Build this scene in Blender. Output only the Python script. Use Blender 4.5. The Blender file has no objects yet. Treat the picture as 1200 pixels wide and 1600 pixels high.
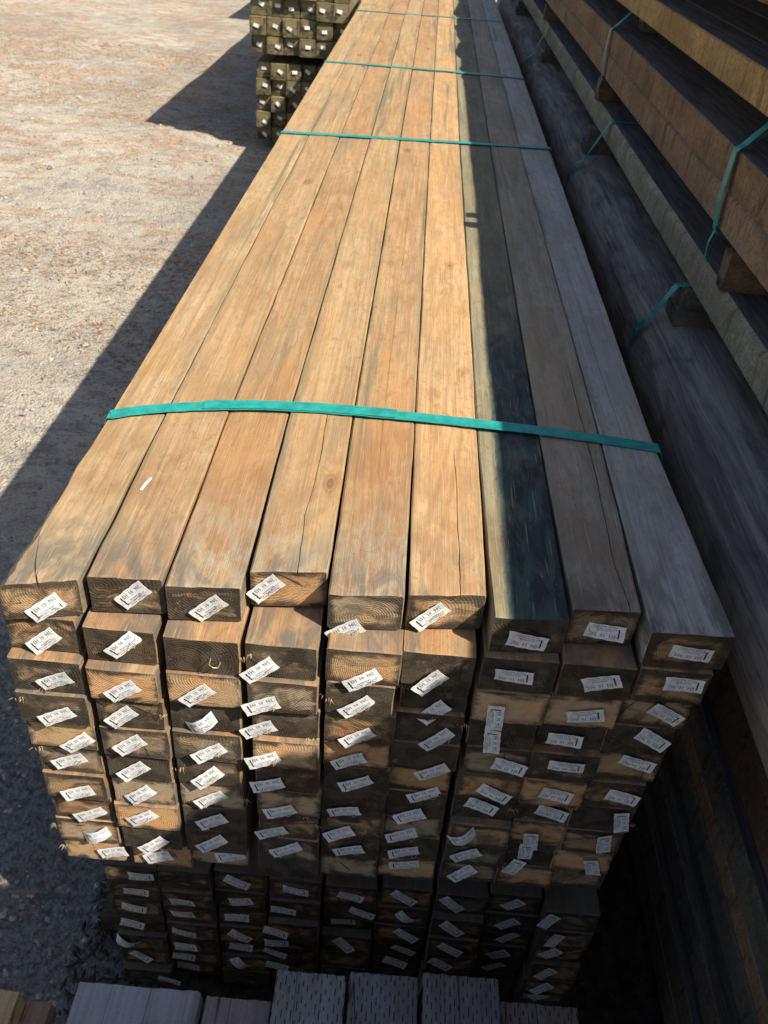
import bpy, bmesh, math, random
import numpy as np
from mathutils import Vector

S = bpy.context.scene
random.seed(7)
rng = np.random.default_rng(5)

# ------------------------------------------------------------------ camera, sky, sun, exposure
cam_d = bpy.data.cameras.new('camera')
cam = bpy.data.objects.new('camera', cam_d)
S.collection.objects.link(cam)
cam.location = (0.59526, -1.00719, 0.92561)
cam.rotation_euler = (0.92803, -0.06759, 0.05537)
cam_d.sensor_width = 36.0
cam_d.sensor_fit = 'AUTO'
cam_d.lens = 30.532
cam_d.clip_start = 0.02
cam_d.clip_end = 500.0
cam_d.dof.use_dof = True
cam_d.dof.focus_distance = 1.45
cam_d.dof.aperture_fstop = 11.0
S.camera = cam

SUN_AZ = math.radians(-31.4)          # towards +x, a little towards the viewer
SUN_EL = math.radians(47.1)
sun_dir = Vector((math.cos(SUN_EL) * math.cos(SUN_AZ), math.cos(SUN_EL) * math.sin(SUN_AZ), math.sin(SUN_EL)))

w = bpy.data.worlds.new('World')
S.world = w
w.use_nodes = True
wn = w.node_tree.nodes
bg = wn.get('Background') or wn.new('ShaderNodeBackground')
sky = wn.new('ShaderNodeTexSky')
sky.sky_type = 'NISHITA'
sky.sun_disc = False
sky.sun_elevation = SUN_EL
sky.sun_rotation = math.atan2(sun_dir.x, sun_dir.y)
sky.altitude = 50
sky.air_density = 1.0
sky.dust_density = 2.0
w.node_tree.links.new(sky.outputs[0], bg.inputs['Color'])
bg.inputs['Strength'].default_value = 0.075

sd = bpy.data.lights.new('sun', 'SUN')
sd.energy = 4.6
sd.angle = math.radians(0.53)
sd.color = (1.0, 0.925, 0.80)
sun = bpy.data.objects.new('sun', sd)
sun.rotation_euler = sun_dir.to_track_quat('Z', 'Y').to_euler()
sun.location = (6, -3, 6)
S.collection.objects.link(sun)

S.view_settings.view_transform = 'Standard'
S.view_settings.look = 'None'
S.view_settings.gamma = 1.0
S.view_settings.exposure = 0.70
S.view_settings.use_curve_mapping = False
S.cycles.max_bounces = 6

GZ = -1.55                            # ground level; z = 0 is the top of the main pack
ROW = 0.077
FAR = 9.6

# ------------------------------------------------------------------ node helpers
class NT:
    def __init__(s, name):
        s.m = bpy.data.materials.new(name)
        s.m.use_nodes = True
        s.t = s.m.node_tree
        s.n = s.t.nodes
        s.b = next(n for n in s.n if n.type == 'BSDF_PRINCIPLED')
        s.b.inputs['Specular IOR Level'].default_value = 0.25
    def lk(s, a, b):
        s.t.links.new(a, b)
    def put(s, inp, v):
        if hasattr(v, 'is_output'):
            s.lk(v, inp)
        elif isinstance(v, (tuple, list)):
            v = tuple(v)
            inp.default_value = v + (1,) if (len(v) == 3 and inp.type == 'RGBA') else v
        else:
            inp.default_value = v
    def mt(s, op, a, b=0.0, c=0.0, clamp=False):
        n = s.n.new('ShaderNodeMath'); n.operation = op; n.use_clamp = clamp
        for i, v in enumerate((a, b, c)):
            s.put(n.inputs[i], v)
        return n.outputs[0]
    def vm(s, op, a, b=(0, 0, 0)):
        n = s.n.new('ShaderNodeVectorMath'); n.operation = op
        s.put(n.inputs[0], a)
        if op == 'SCALE':
            s.put(n.inputs['Scale'], b)
        else:
            s.put(n.inputs[1], b)
        return n.outputs[1] if op == 'LENGTH' else n.outputs[0]
    def noise(s, vec, scale=1.0, detail=4, rough=0.55, dist=0.0, col=False):
        n = s.n.new('ShaderNodeTexNoise')
        s.put(n.inputs['Vector'], vec)
        n.inputs['Scale'].default_value = scale
        n.inputs['Detail'].default_value = detail
        n.inputs['Roughness'].default_value = rough
        n.inputs['Distortion'].default_value = dist
        return n.outputs['Color'] if col else n.outputs[0]
    def vor(s, vec, scale, feat='F1', out='Distance', rnd=1.0):
        n = s.n.new('ShaderNodeTexVoronoi'); n.feature = feat
        s.put(n.inputs['Vector'], vec)
        n.inputs['Scale'].default_value = scale
        n.inputs['Randomness'].default_value = rnd
        return n.outputs[out]
    def ramp(s, v, lo, hi, a=0.0, b=1.0, smooth=True):
        n = s.n.new('ShaderNodeMapRange')
        n.interpolation_type = 'SMOOTHSTEP' if smooth else 'LINEAR'
        s.put(n.inputs[0], v)
        for i, k in enumerate((lo, hi, a, b)):
            s.put(n.inputs[1 + i], k)
        return n.outputs[0]
    def mix(s, f, a, b, mode='MIX'):
        n = s.n.new('ShaderNodeMix'); n.data_type = 'RGBA'; n.blend_type = mode
        s.put(n.inputs[0], f); s.put(n.inputs[6], a); s.put(n.inputs[7], b)
        return n.outputs[2]
    def xyz(s, v):
        n = s.n.new('ShaderNodeSeparateXYZ'); s.lk(v, n.inputs[0])
        return n.outputs
    def comb(s, x, y, z):
        n = s.n.new('ShaderNodeCombineXYZ')
        for i, v in enumerate((x, y, z)):
            s.put(n.inputs[i], v)
        return n.outputs[0]
    def obj(s):
        return s.n.new('ShaderNodeTexCoord').outputs['Object']
    def rand(s):
        return s.n.new('ShaderNodeObjectInfo').outputs['Random']
    def attr(s, name, out='Color'):
        n = s.n.new('ShaderNodeAttribute'); n.attribute_type = 'OBJECT'; n.attribute_name = name
        return n.outputs[out]
    def bump(s, h, strength=0.5, dist=0.002):
        n = s.n.new('ShaderNodeBump')
        n.inputs['Strength'].default_value = strength
        n.inputs['Distance'].default_value = dist
        s.lk(h, n.inputs['Height'])
        s.lk(n.outputs[0], s.b.inputs['Normal'])
    def out(s, col, rough=0.8):
        s.put(s.b.inputs['Base Color'], col)
        s.put(s.b.inputs['Roughness'], rough)
        return s.m

def shift_coords(k, p):
    r = k.rand()
    return k.vm('ADD', p, k.comb(k.mt('MULTIPLY', r, 37.0), k.mt('MULTIPLY', r, 61.0), k.mt('MULTIPLY', r, 23.0)))

# dressed long faces of a timber; tint, stain and dirt come from the object's own properties
def mat_long(name, green=1.0, rough_sawn=False):
    k = NT(name)
    p = k.obj(); q = shift_coords(k, p)
    base = k.attr('tint')
    stain = k.attr('stain', 'Fac')
    g1 = k.noise(k.vm('MULTIPLY', q, (46, 0.9, 46)), 1.0, 5, 0.6, 0.9)
    mott = k.noise(k.vm('MULTIPLY', q, (55, 24, 55)), 1.0, 5, 0.7, 1.2)
    mot2 = k.noise(k.vm('MULTIPLY', q, (26, 7, 26)), 1.0, 5, 0.7, 1.5)
    g2 = k.noise(k.vm('MULTIPLY', q, (420, 9, 420)), 1.0, 3, 0.6)
    broad = k.noise(k.vm('MULTIPLY', q, (9, 1.1, 9)), 1.0, 4, 0.6, 0.4)
    blot = k.noise(k.vm('MULTIPLY', q, (16, 5.5, 16)), 1.0, 5, 0.62, 0.8)
    fine = k.noise(q, 240, 3, 0.7)
    hue = k.noise(k.vm('MULTIPLY', q, (7, 2.2, 7)), 1.0, 3, 0.6, 0.5)
    c = k.mix(k.ramp(g1, 0.3, 0.7), k.vm('MULTIPLY', base, (0.84, 0.80, 0.76)), k.vm('MULTIPLY', base, (1.13, 1.12, 1.10)))
    c = k.mix(k.ramp(mott, 0.50, 0.68, 0, 0.75), c, k.vm('MULTIPLY', base, (0.66, 0.57, 0.47)))
    c = k.mix(k.ramp(mott, 0.30, 0.46, 0.5, 0), c, k.vm('MULTIPLY', base, (1.25, 1.22, 1.15)))
    c = k.mix(k.ramp(mot2, 0.54, 0.68, 0, 0.6), c, k.vm('MULTIPLY', base, (0.78, 0.56, 0.38)))
    c = k.mix(k.ramp(k.noise(k.vm('MULTIPLY', q, (5, 2.6, 5)), 1.0, 4, 0.6, 0.7), 0.50, 0.64, 0, 0.5), c, k.vm('MULTIPLY', base, (0.72, 0.64, 0.58)))
    c = k.mix(k.ramp(hue, 0.45, 0.66, 0, 0.45), c, k.vm('MULTIPLY', base, (1.02, 0.80, 0.56)))
    c = k.mix(k.ramp(blot, 0.50, 0.72, 0, 0.5), c, k.vm('MULTIPLY', base, (0.62, 0.66, 0.68)))
    c = k.mix(k.ramp(broad, 0.53, 0.68, 0, 0.32 * green), c, (0.17, 0.18, 0.13))
    cath = k.mt('SINE', k.mt('MULTIPLY', k.noise(k.vm('MULTIPLY', q, (5.5, 0.42, 5.5)), 1.0, 1, 0.4, 0.2), 95))
    cm = k.ramp(k.noise(k.vm('MULTIPLY', q, (4, 1.2, 4)), 1.0, 2, 0.5), 0.42, 0.6)
    c = k.mix(k.mt('MULTIPLY', k.ramp(cath, 0.1, 1.0), k.mt('MULTIPLY', cm, 0.42)), c, k.vm('MULTIPLY', base, (0.66, 0.55, 0.44)))
    fib = k.noise(k.vm('MULTIPLY', q, (330, 5.5, 330)), 1.0, 3, 0.65)
    c = k.mix(k.ramp(fib, 0.55, 0.68, 0, 0.5), c, k.vm('MULTIPLY', base, (0.55, 0.46, 0.38)))
    c = k.mix(k.ramp(fib, 0.30, 0.42, 0.45, 0), c, k.vm('MULTIPLY', base, (1.4, 1.36, 1.25)))
    yy0 = k.xyz(p)[1]
    brn = k.mt('MULTIPLY', k.ramp(yy0, 0.15, 0.75, 1, 0), k.ramp(k.noise(k.vm('MULTIPLY', q, (9, 4.2, 9)), 1.0, 4, 0.65, 0.8), 0.40, 0.62))
    c = k.mix(k.mt('MULTIPLY', brn, 0.62), c, k.vm('MULTIPLY', base, (0.60, 0.46, 0.40)))
    gw = k.mt('MULTIPLY', k.ramp(k.noise(k.vm('MULTIPLY', q, (17, 0.5, 17)), 1.0, 3, 0.6, 0.3), 0.60, 0.68), green)
    c = k.mix(k.mt('MULTIPLY', gw, 0.75), c, (0.155, 0.15, 0.095))
    xx = k.mt('ABSOLUTE', k.xyz(p)[0])
    seam = k.mt('MULTIPLY', k.ramp(xx, 0.047, 0.063), k.ramp(k.noise(k.vm('MULTIPLY', q, (20, 1.6, 20)), 1.0, 4, 0.6, 0.5), 0.44, 0.60))
    c = k.mix(k.mt('MULTIPLY', seam, 0.6), c, (0.15, 0.145, 0.10))
    # treatment salts and dark stain, masked so it also deepens the shaded side
    st = k.ramp(k.mt('ADD', k.noise(k.vm('MULTIPLY', q, (11, 3.2, 11)), 1.0, 5, 0.65, 1.0), stain), 0.62, 0.95)
    st = k.mt('MULTIPLY', st, k.ramp(k.xyz(p)[1], 0.6, 1.8, 1.0, 0.35))
    st = k.mt('MULTIPLY', st, k.ramp(k.mt('ADD', k.xyz(p)[0], k.mt('MULTIPLY', mott, 0.012)), -0.040, -0.026))  # left strip stays pale for the sunlit side of the shadow edge
    c = k.mix(st, c, k.mix(k.ramp(mot2, 0.42, 0.6), (0.034, 0.038, 0.040), (0.052, 0.085, 0.080)))
    # end scuffs: pale greenish grey close to the sawn end
    y = k.xyz(p)[1]
    scf = k.noise(k.vm('MULTIPLY', q, (30, 14, 30)), 1.0, 4, 0.75, 1.6)
    near = k.mt('MULTIPLY', k.ramp(y, 0.02, 0.34, 1, 0), k.attr('scuff', 'Fac'))
    scm = k.n.new('ShaderNodeMapping'); scm.inputs['Rotation'].default_value = (0, 0, 0.35); scm.inputs['Scale'].default_value = (260, 16, 60)
    k.lk(q, scm.inputs[0])
    scf2 = k.ramp(k.noise(scm.outputs[0], 1.0, 4, 0.7, 0.6), 0.42, 0.66)
    c = k.mix(k.mt('MULTIPLY', k.mt('ADD', k.mt('MULTIPLY', k.ramp(scf, 0.40, 0.62), 0.52), k.mt('MULTIPLY', scf2, 0.55)), near), c, (0.36, 0.35, 0.27))
    endd = k.mt('MULTIPLY', k.ramp(y, 0.0, 0.20, 1, 0), k.ramp(blot, 0.42, 0.58))
    c = k.mix(k.mt('MULTIPLY', k.mt('MULTIPLY', endd, 0.75), k.ramp(stain, 0.1, 0.3, 1, 0)), c, (0.12, 0.11, 0.095))
    # scratches across the grain, knots, pale flecks
    def scr(rx, ry, ang, lo):
        n = k.n.new('ShaderNodeMapping'); n.inputs['Rotation'].default_value = (0, 0, ang); n.inputs['Scale'].default_value = (rx, ry, 20)
        k.lk(q, n.inputs[0])
        return k.ramp(k.noise(n.outputs[0], 1.0, 2, 0.5), lo, lo + 0.05)
    s1 = scr(210, 9, 0.5, 0.66); s2 = scr(190, 8, -0.7, 0.665); s3 = scr(230, 7, 1.1, 0.67)
    c = k.mix(k.mt('MULTIPLY', k.mt('MAXIMUM', s1, k.mt('MAXIMUM', s2, s3)), 0.5), c, k.vm('ADD', k.vm('MULTIPLY', base, (0.95, 0.95, 0.95)), (0.06, 0.05, 0.04)))
    kd = k.vor(k.vm('MULTIPLY', q, (5.2, 2.1, 5.2)), 1.0)
    kring = k.mt('SINE', k.mt('MULTIPLY', kd, 260))
    kn = k.ramp(kd, 0.05, 0.11, 1, 0)
    c = k.mix(k.mt('MULTIPLY', kn, k.ramp(kring, -1, 1, 0.35, 0.8)), c, k.vm('MULTIPLY', base, (0.42, 0.32, 0.25)))
    fl = k.ramp(k.vor(k.vm('MULTIPLY', q, (1, 0.8, 1)), 85), 0.045, 0.10, 1, 0)
    flm = k.ramp(k.noise(q, 6, 2), 0.5, 0.62)
    c = k.mix(k.mt('MULTIPLY', k.mt('MULTIPLY', fl, flm), 0.55), c, (0.55, 0.50, 0.42))
    pit = k.ramp(k.vor(q, 60), 0.05, 0.12, 1, 0)
    pitm = k.ramp(k.noise(q, 11, 2), 0.54, 0.6)
    c = k.mix(k.mt('MULTIPLY', k.mt('MULTIPLY', pit, pitm), 0.6), c, (0.06, 0.045, 0.035))
    c = k.mix(k.ramp(fine, 0.3, 0.75, 0.0, 0.22), c, (0.9, 0.85, 0.75), 'MULTIPLY')
    h = k.mt('ADD', k.mt('MULTIPLY', g2, 0.6), k.mt('ADD', k.mt('MULTIPLY', g1, 1.0), k.mt('MULTIPLY', fine, 0.5 if not rough_sawn else 1.6)))
    k.bump(h, 0.7, 0.0018)
    return k.out(c, k.ramp(blot, 0.3, 0.7, 0.66, 0.9))

# sawn end grain: growth rings round an off-centre pith, dark treatment rim, heart patches
def mat_end(name):
    k = NT(name)
    p = k.obj(); r = k.rand(); q = shift_coords(k, p)
    base = k.attr('end_tint'); stain = k.attr('end_stain', 'Fac')
    x, y, z = k.xyz(p)
    wob = k.noise(k.vm('MULTIPLY', q, (22, 22, 22)), 1.0, 3, 0.6)
    r2 = k.mt('FRACT', k.mt('MULTIPLY', r, 17.31)); r3 = k.mt('FRACT', k.mt('MULTIPLY', r, 91.7))
    cx = k.mt('MULTIPLY', k.mt('SUBTRACT', r2, 0.5), 0.10)
    cz = k.mt('SUBTRACT', k.mt('MULTIPLY', k.mt('SUBTRACT', r3, 0.5), 0.11), 0.035)
    d = k.vm('LENGTH', k.comb(k.mt('SUBTRACT', x, cx), 0.0, k.mt('MULTIPLY', k.mt('SUBTRACT', z, cz), 1.1)))
    d = k.mt('ADD', d, k.mt('MULTIPLY', wob, 0.008))
    rf = k.ramp(r2, 0, 1, 900, 1900, False)
    ring = k.mt('SINE', k.mt('MULTIPLY', d, rf))
    ringd = k.ramp(ring, -0.2, 0.9)
    big = k.noise(k.vm('MULTIPLY', q, (13, 13, 20)), 1.0, 5, 0.68, 1.1)
    big2 = k.noise(q, 24, 3, 0.6, 0.6)
    heart = k.ramp(k.mt('ADD', d, k.mt('MULTIPLY', big2, 0.03)), 0.030, 0.052, 1, 0)
    rm = k.ramp(k.noise(q, 13, 3, 0.6), 0.40, 0.62)
    c = k.mix(k.mt('MULTIPLY', k.mt('MULTIPLY', ringd, rm), 0.27), base, k.vm('MULTIPLY', base, (0.48, 0.42, 0.36)))
    c = k.mix(k.ramp(k.noise(k.vm('MULTIPLY', q, (30, 30, 60)), 1.0, 4, 0.7, 1.0), 0.45, 0.7, 0, 0.5), c, k.vm('MULTIPLY', base, (0.62, 0.50, 0.36)))
    c = k.mix(k.mt('MULTIPLY', heart, 0.4), c, k.vm('MULTIPLY', base, (1.35, 1.0, 0.68)))
    # stain creeping in from the edges
    ex = k.mt('SUBTRACT', 0.0625, k.mt('ABSOLUTE', x)); ez = k.mt('SUBTRACT', 0.037, k.mt('ABSOLUTE', k.mt('ADD', z, 0.0375)))
    edge = k.mt('MINIMUM', ex, ez)
    rim = k.ramp(edge, 0.0, 0.020, 0.26, 0.0)
    st = k.ramp(k.mt('ADD', k.mt('ADD', big, rim), stain), 0.47, 0.76)
    dark = k.mix(k.ramp(big2, 0.4, 0.6), (0.020, 0.016, 0.013), (0.060, 0.050, 0.036))
    c = k.mix(k.mt('MULTIPLY', st, 0.93), c, dark)
    grit = k.noise(q, 300, 3, 0.75)
    c = k.mix(k.ramp(grit, 0.58, 0.72, 0, 0.4), c, (0.33, 0.27, 0.18))
    c = k.mix(k.ramp(grit, 0.28, 0.42, 0.5, 0), c, (0.035, 0.028, 0.022))
    # radial drying checks
    ang = k.mt('ARCTAN2', k.mt('SUBTRACT', z, cz), k.mt('SUBTRACT', x, cx))
    chk = k.ramp(k.noise(k.comb(k.mt('MULTIPLY', ang, 6.0), k.mt('MULTIPLY', d, 9), k.mt('MULTIPLY', r, 50)), 1.0, 2, 0.5), 0.70, 0.72)
    c = k.mix(k.mt('MULTIPLY', chk, 0.8), c, (0.02, 0.016, 0.012))
    saw = k.noise(k.vm('MULTIPLY', q, (30, 30, 500)), 1.0, 2, 0.5)
    h = k.mt('ADD', k.mt('MULTIPLY', ring, 0.25), k.mt('ADD', k.mt('MULTIPLY', grit, 1.6), k.mt('MULTIPLY', saw, 0.7)))
    k.bump(h, 0.7, 0.0016)
    return k.out(c, 0.85)

# big rough-sawn sections of the right-hand stack: weathered near-black tops, rusty streaked sides
def mat_rough(name, top=False):
    k = NT(name)
    p = k.obj(); q = shift_coords(k, p)
    base = k.attr('tint')
    saw = k.noise(k.vm('MULTIPLY', q, (3, 90, 22)), 1.0, 4, 0.7, 0.25)
    streak = k.noise(k.vm('MULTIPLY', q, (6, 17, 4)), 1.0, 5, 0.7, 0.9)
    big = k.noise(k.vm('MULTIPLY', q, (8, 2.2, 8)), 1.0, 4, 0.6, 0.6)
    grit = k.noise(q, 170, 4, 0.75)
    if top:
        g = k.noise(k.vm('MULTIPLY', q, (60, 3, 60)), 1.0, 5, 0.65, 0.4)
        c = k.mix(k.ramp(g, 0.3, 0.7), (0.085, 0.072, 0.066), (0.21, 0.18, 0.165))
        c = k.mix(k.ramp(big, 0.50, 0.68, 0, 0.5), c, (0.055, 0.048, 0.045))
        fb = k.noise(k.vm('MULTIPLY', q, (200, 7, 200)), 1.0, 3, 0.7)
        c = k.mix(k.ramp(fb, 0.54, 0.68, 0, 0.6), c, (0.03, 0.027, 0.026))
        c = k.mix(k.ramp(grit, 0.6, 0.72, 0, 0.5), c, (0.24, 0.21, 0.19))
        k.bump(k.mt('ADD', g, k.mt('MULTIPLY', grit, 0.8)), 0.8, 0.004)
        return k.out(c, 0.8)
    c = k.mix(k.ramp(big, 0.35, 0.65), k.vm('MULTIPLY', base, (0.75, 0.72, 0.66)), k.vm('MULTIPLY', base, (1.2, 1.15, 1.05)))
    c = k.mix(k.ramp(saw, 0.46, 0.66, 0, 0.30), c, k.vm('MULTIPLY', base, (0.5, 0.42, 0.36)))
    c = k.mix(k.ramp(streak, 0.52, 0.66, 0, 0.8), c, k.vm('MULTIPLY', base, (0.30, 0.24, 0.22)))
    c = k.mix(k.ramp(k.noise(k.vm('MULTIPLY', q, (40, 40, 40)), 1.0, 5, 0.75), 0.45, 0.65, 0, 0.6), c, k.vm('MULTIPLY', base, (0.5, 0.36, 0.28)))
    c = k.mix(k.ramp(grit, 0.35, 0.6, 0.6, 0), c, k.vm('MULTIPLY', base, (0.4, 0.35, 0.3)))
    k.bump(k.mt('ADD', k.mt('MULTIPLY', saw, 0.8), k.mt('MULTIPLY', grit, 1.0)), 0.8, 0.003)
    return k.out(c, 0.9)

def mat_log():
    k = NT('weathered_log')
    p = k.obj(); q = shift_coords(k, p)
    g = k.noise(k.vm('MULTIPLY', q, (26, 1.6, 26)), 1.0, 5, 0.65, 0.9)
    big = k.noise(k.vm('MULTIPLY', q, (7, 3.0, 7)), 1.0, 4, 0.6, 1.0)
    grit = k.noise(q, 120, 4, 0.7)
    c = k.mix(k.ramp(g, 0.3, 0.7), (0.19, 0.15, 0.12), (0.47, 0.39, 0.325))
    c = k.mix(k.ramp(big, 0.48, 0.68, 0, 0.6), c, (0.08, 0.068, 0.062))
    chk = k.ramp(k.noise(k.vm('MULTIPLY', q, (75, 1.1, 75)), 1.0, 3, 0.6, 0.1), 0.665, 0.70)
    c = k.mix(k.mt('MULTIPLY', chk, 0.6), c, (0.03, 0.026, 0.024))
    fb = k.noise(k.vm('MULTIPLY', q, (230, 6, 230)), 1.0, 3, 0.7)
    c = k.mix(k.ramp(fb, 0.52, 0.68, 0, 0.6), c, (0.07, 0.06, 0.055))
    c = k.mix(k.ramp(fb, 0.32, 0.42, 0.4, 0), c, (0.5, 0.45, 0.41))
    kd = k.vor(k.vm('MULTIPLY', q, (3.0, 1.6, 3.0)), 1.0)
    c = k.mix(k.ramp(kd, 0.05, 0.13, 0.7, 0), c, (0.05, 0.03, 0.022))
    c = k.mix(k.ramp(grit, 0.66, 0.74, 0, 0.4), c, (0.3, 0.27, 0.24))
    k.bump(k.mt('SUBTRACT', k.mt('ADD', g, k.mt('MULTIPLY', grit, 0.4)), k.mt('MULTIPLY', chk, 2.0)), 0.9, 0.004)
    return k.out(c, 0.75)

def mat_incised():
    k = NT('incised_timber')
    p = k.obj(); q = shift_coords(k, p)
    x, y, z = k.xyz(p)
    g = k.noise(k.vm('MULTIPLY', q, (110, 2.6, 110)), 1.0, 4, 0.65, 0.2)
    big = k.noise(k.vm('MULTIPLY', q, (9, 3, 9)), 1.0, 4, 0.6)
    base = k.attr('tint')
    c = k.mix(k.ramp(g, 0.3, 0.7), k.vm('MULTIPLY', base, (0.80, 0.80, 0.80)), k.vm('MULTIPLY', base, (1.12, 1.12, 1.12)))
    c = k.mix(k.ramp(big, 0.42, 0.62, 0, 0.7), c, k.vm('MULTIPLY', base, (0.60, 0.50, 0.44)))
    c = k.mix(k.ramp(k.noise(q, 200, 4, 0.75), 0.5, 0.7, 0, 0.4), c, k.vm('MULTIPLY', base, (0.4, 0.37, 0.34)))
    u = k.mt('MULTIPLY', x, 118.0); fu = k.mt('FLOOR', u)
    hsh = k.mt('FRACT', k.mt('MULTIPLY', k.mt('SINE', k.mt('MULTIPLY', fu, 12.9898)), 43758.5))
    v = k.mt('ADD', k.mt('MULTIPLY', y, 34.0), k.mt('ADD', k.mt('MULTIPLY', k.mt('MODULO', fu, 2.0), 0.5), k.mt('MULTIPLY', hsh, 0.22)))
    cell = k.n.new('ShaderNodeTexWhiteNoise'); cell.noise_dimensions = '3D'
    k.lk(k.comb(fu, k.mt('FLOOR', v), 0.0), cell.inputs['Vector'])
    len_ = k.ramp(cell.outputs[0], 0, 1, 0.10, 0.31, False)
    du = k.mt('ABSOLUTE', k.mt('SUBTRACT', k.mt('FRACT', u), k.mt('ADD', 0.42, k.mt('MULTIPLY', cell.outputs[0], 0.16))))
    dv = k.mt('ABSOLUTE', k.mt('SUBTRACT', k.mt('FRACT', v), 0.5))
    slit = k.mt('MULTIPLY', k.ramp(du, 0.05, 0.13, 1, 0), k.ramp(k.mt('SUBTRACT', dv, len_), -0.05, 0.03, 1, 0))
    slit = k.mt('MULTIPLY', slit, k.attr('incised', 'Fac'))
    c = k.mix(k.mt('MULTIPLY', slit, 0.9), c, (0.012, 0.012, 0.013))
    crk = k.ramp(k.mt('ABSOLUTE', k.mt('SUBTRACT', k.noise(k.vm('MULTIPLY', q, (10, 0.5, 10)), 1.0, 2), 0.5)), 0, 0.006, 1, 0)
    c = k.mix(k.mt('MULTIPLY', crk, 0.8), c, (0.015, 0.013, 0.012))
    k.bump(k.mt('SUBTRACT', k.mt('ADD', k.mt('MULTIPLY', g, 0.12), k.mt('MULTIPLY', k.noise(q, 170, 4, 0.75), 0.5)), k.mt('MULTIPLY', slit, 2.2)), 0.8, 0.0025)
    return k.out(c, 0.85)

def mat_strap():
    k = NT('woven_strap')
    q = shift_coords(k, k.obj())
    n = k.noise(q, 35, 4, 0.6)
    wv = k.noise(k.vm('MULTIPLY', q, (300, 300, 300)), 1.0, 2)
    c = k.mix(k.ramp(n, 0.35, 0.65), (0.010, 0.235, 0.205), (0.022, 0.33, 0.285))
    c = k.mix(k.ramp(wv, 0.55, 0.75, 0, 0.45), c, (0.12, 0.42, 0.38))
    c = k.mix(k.ramp(k.noise(q, 90, 4, 0.8), 0.60, 0.72, 0, 0.5), c, (0.16, 0.30, 0.25))
    k.b.inputs['Specular IOR Level'].default_value = 0.5
    k.bump(wv, 0.3, 0.0006)
    return k.out(c, 0.42)

def mat_plain(name, col, rough=0.7, var=0.15, scale=60, metal=0.0):
    k = NT(name)
    n = k.noise(shift_coords(k, k.obj()), scale, 3)
    c = k.mix(k.ramp(n, 0.3, 0.7), tuple(v * (1 - var) for v in col), tuple(min(1, v * (1 + var)) for v in col))
    k.b.inputs['Metallic'].default_value = metal
    return k.out(c, rough)

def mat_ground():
    k = NT('compacted_gravel')
    p = k.obj()
    big = k.noise(p, 0.55, 5, 0.6, 0.6)
    mid = k.noise(p, 3.2, 5, 0.62, 0.5)
    ysq = k.noise(k.vm('MULTIPLY', p, (1.0, 1.6, 1)), 1.5, 5, 0.65, 0.9)
    fine = k.noise(p, 42, 5, 0.75)
    sp = k.vor(p, 75, out='Color'); spd = k.vor(p, 75)
    sand = k.mix(k.ramp(mid, 0.3, 0.7), (0.43, 0.375, 0.295), (0.62, 0.56, 0.455))
    grey = k.mix(k.ramp(fine, 0.35, 0.65), (0.21, 0.19, 0.165), (0.46, 0.42, 0.36))
    c = k.mix(k.ramp(k.mt('ADD', k.mt('MULTIPLY', mid, 0.55), k.mt('MULTIPLY', big, 0.45)), 0.47, 0.57, 0, 0.8), sand, grey)
    gx = k.xyz(sp)
    c = k.mix(k.mt('MULTIPLY', k.ramp(gx[0], 0.55, 0.9), k.ramp(spd, 0.2, 0.5, 0.8, 0.0)), c, k.mix(k.ramp(gx[1], 0, 1), (0.12, 0.11, 0.10), (0.62, 0.56, 0.47)))
    c = k.mix(k.ramp(k.noise(k.vm('MULTIPLY', p, (7, 9, 7)), 1.0, 6, 0.72, 0.6), 0.50, 0.64, 0, 0.55), c, (0.20, 0.18, 0.155))
    pxy = k.xyz(p)
    near_shade = k.mt('MULTIPLY', k.ramp(k.mt('ADD', pxy[1], k.mt('MULTIPLY', mid, 1.6)), 1.4, 3.0, 1, 0), k.ramp(k.mt('ADD', pxy[0], k.mt('MULTIPLY', big, 0.8)), -1.0, -0.3))
    c = k.mix(k.mt('MULTIPLY', near_shade, 0.8), c, k.mix(k.ramp(fine, 0.35, 0.65), (0.075, 0.07, 0.067), (0.26, 0.245, 0.23)))  # shade on the near ground painted in as a darker tone
    # dry rust-coloured needles pressed into the surface
    y = k.xyz(p)[1]
    rust = k.mt('MULTIPLY', k.ramp(k.mt('ADD', ysq, k.ramp(y, 1.5, 9.0, -0.085, 0.055)), 0.535, 0.60), k.ramp(k.noise(k.vm('MULTIPLY', p, (26, 60, 26)), 1.0, 3, 0.7), 0.42, 0.56))
    c = k.mix(k.mt('MULTIPLY', rust, 0.8), c, k.mix(k.ramp(fine, 0.4, 0.6), (0.28, 0.135, 0.06), (0.50, 0.29, 0.14)))
    c = k.mix(k.ramp(fine, 0.3, 0.5, 0.55, 0), c, (0.12, 0.105, 0.09))
    h = k.mt('ADD', k.mt('MULTIPLY', fine, 1.2), k.mt('ADD', k.mt('MULTIPLY', k.mt('SUBTRACT', 1.0, spd), 0.8), k.mt('MULTIPLY', mid, 2)))
    k.bump(h, 1.0, 0.012)
    return k.out(c, 0.95)

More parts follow.
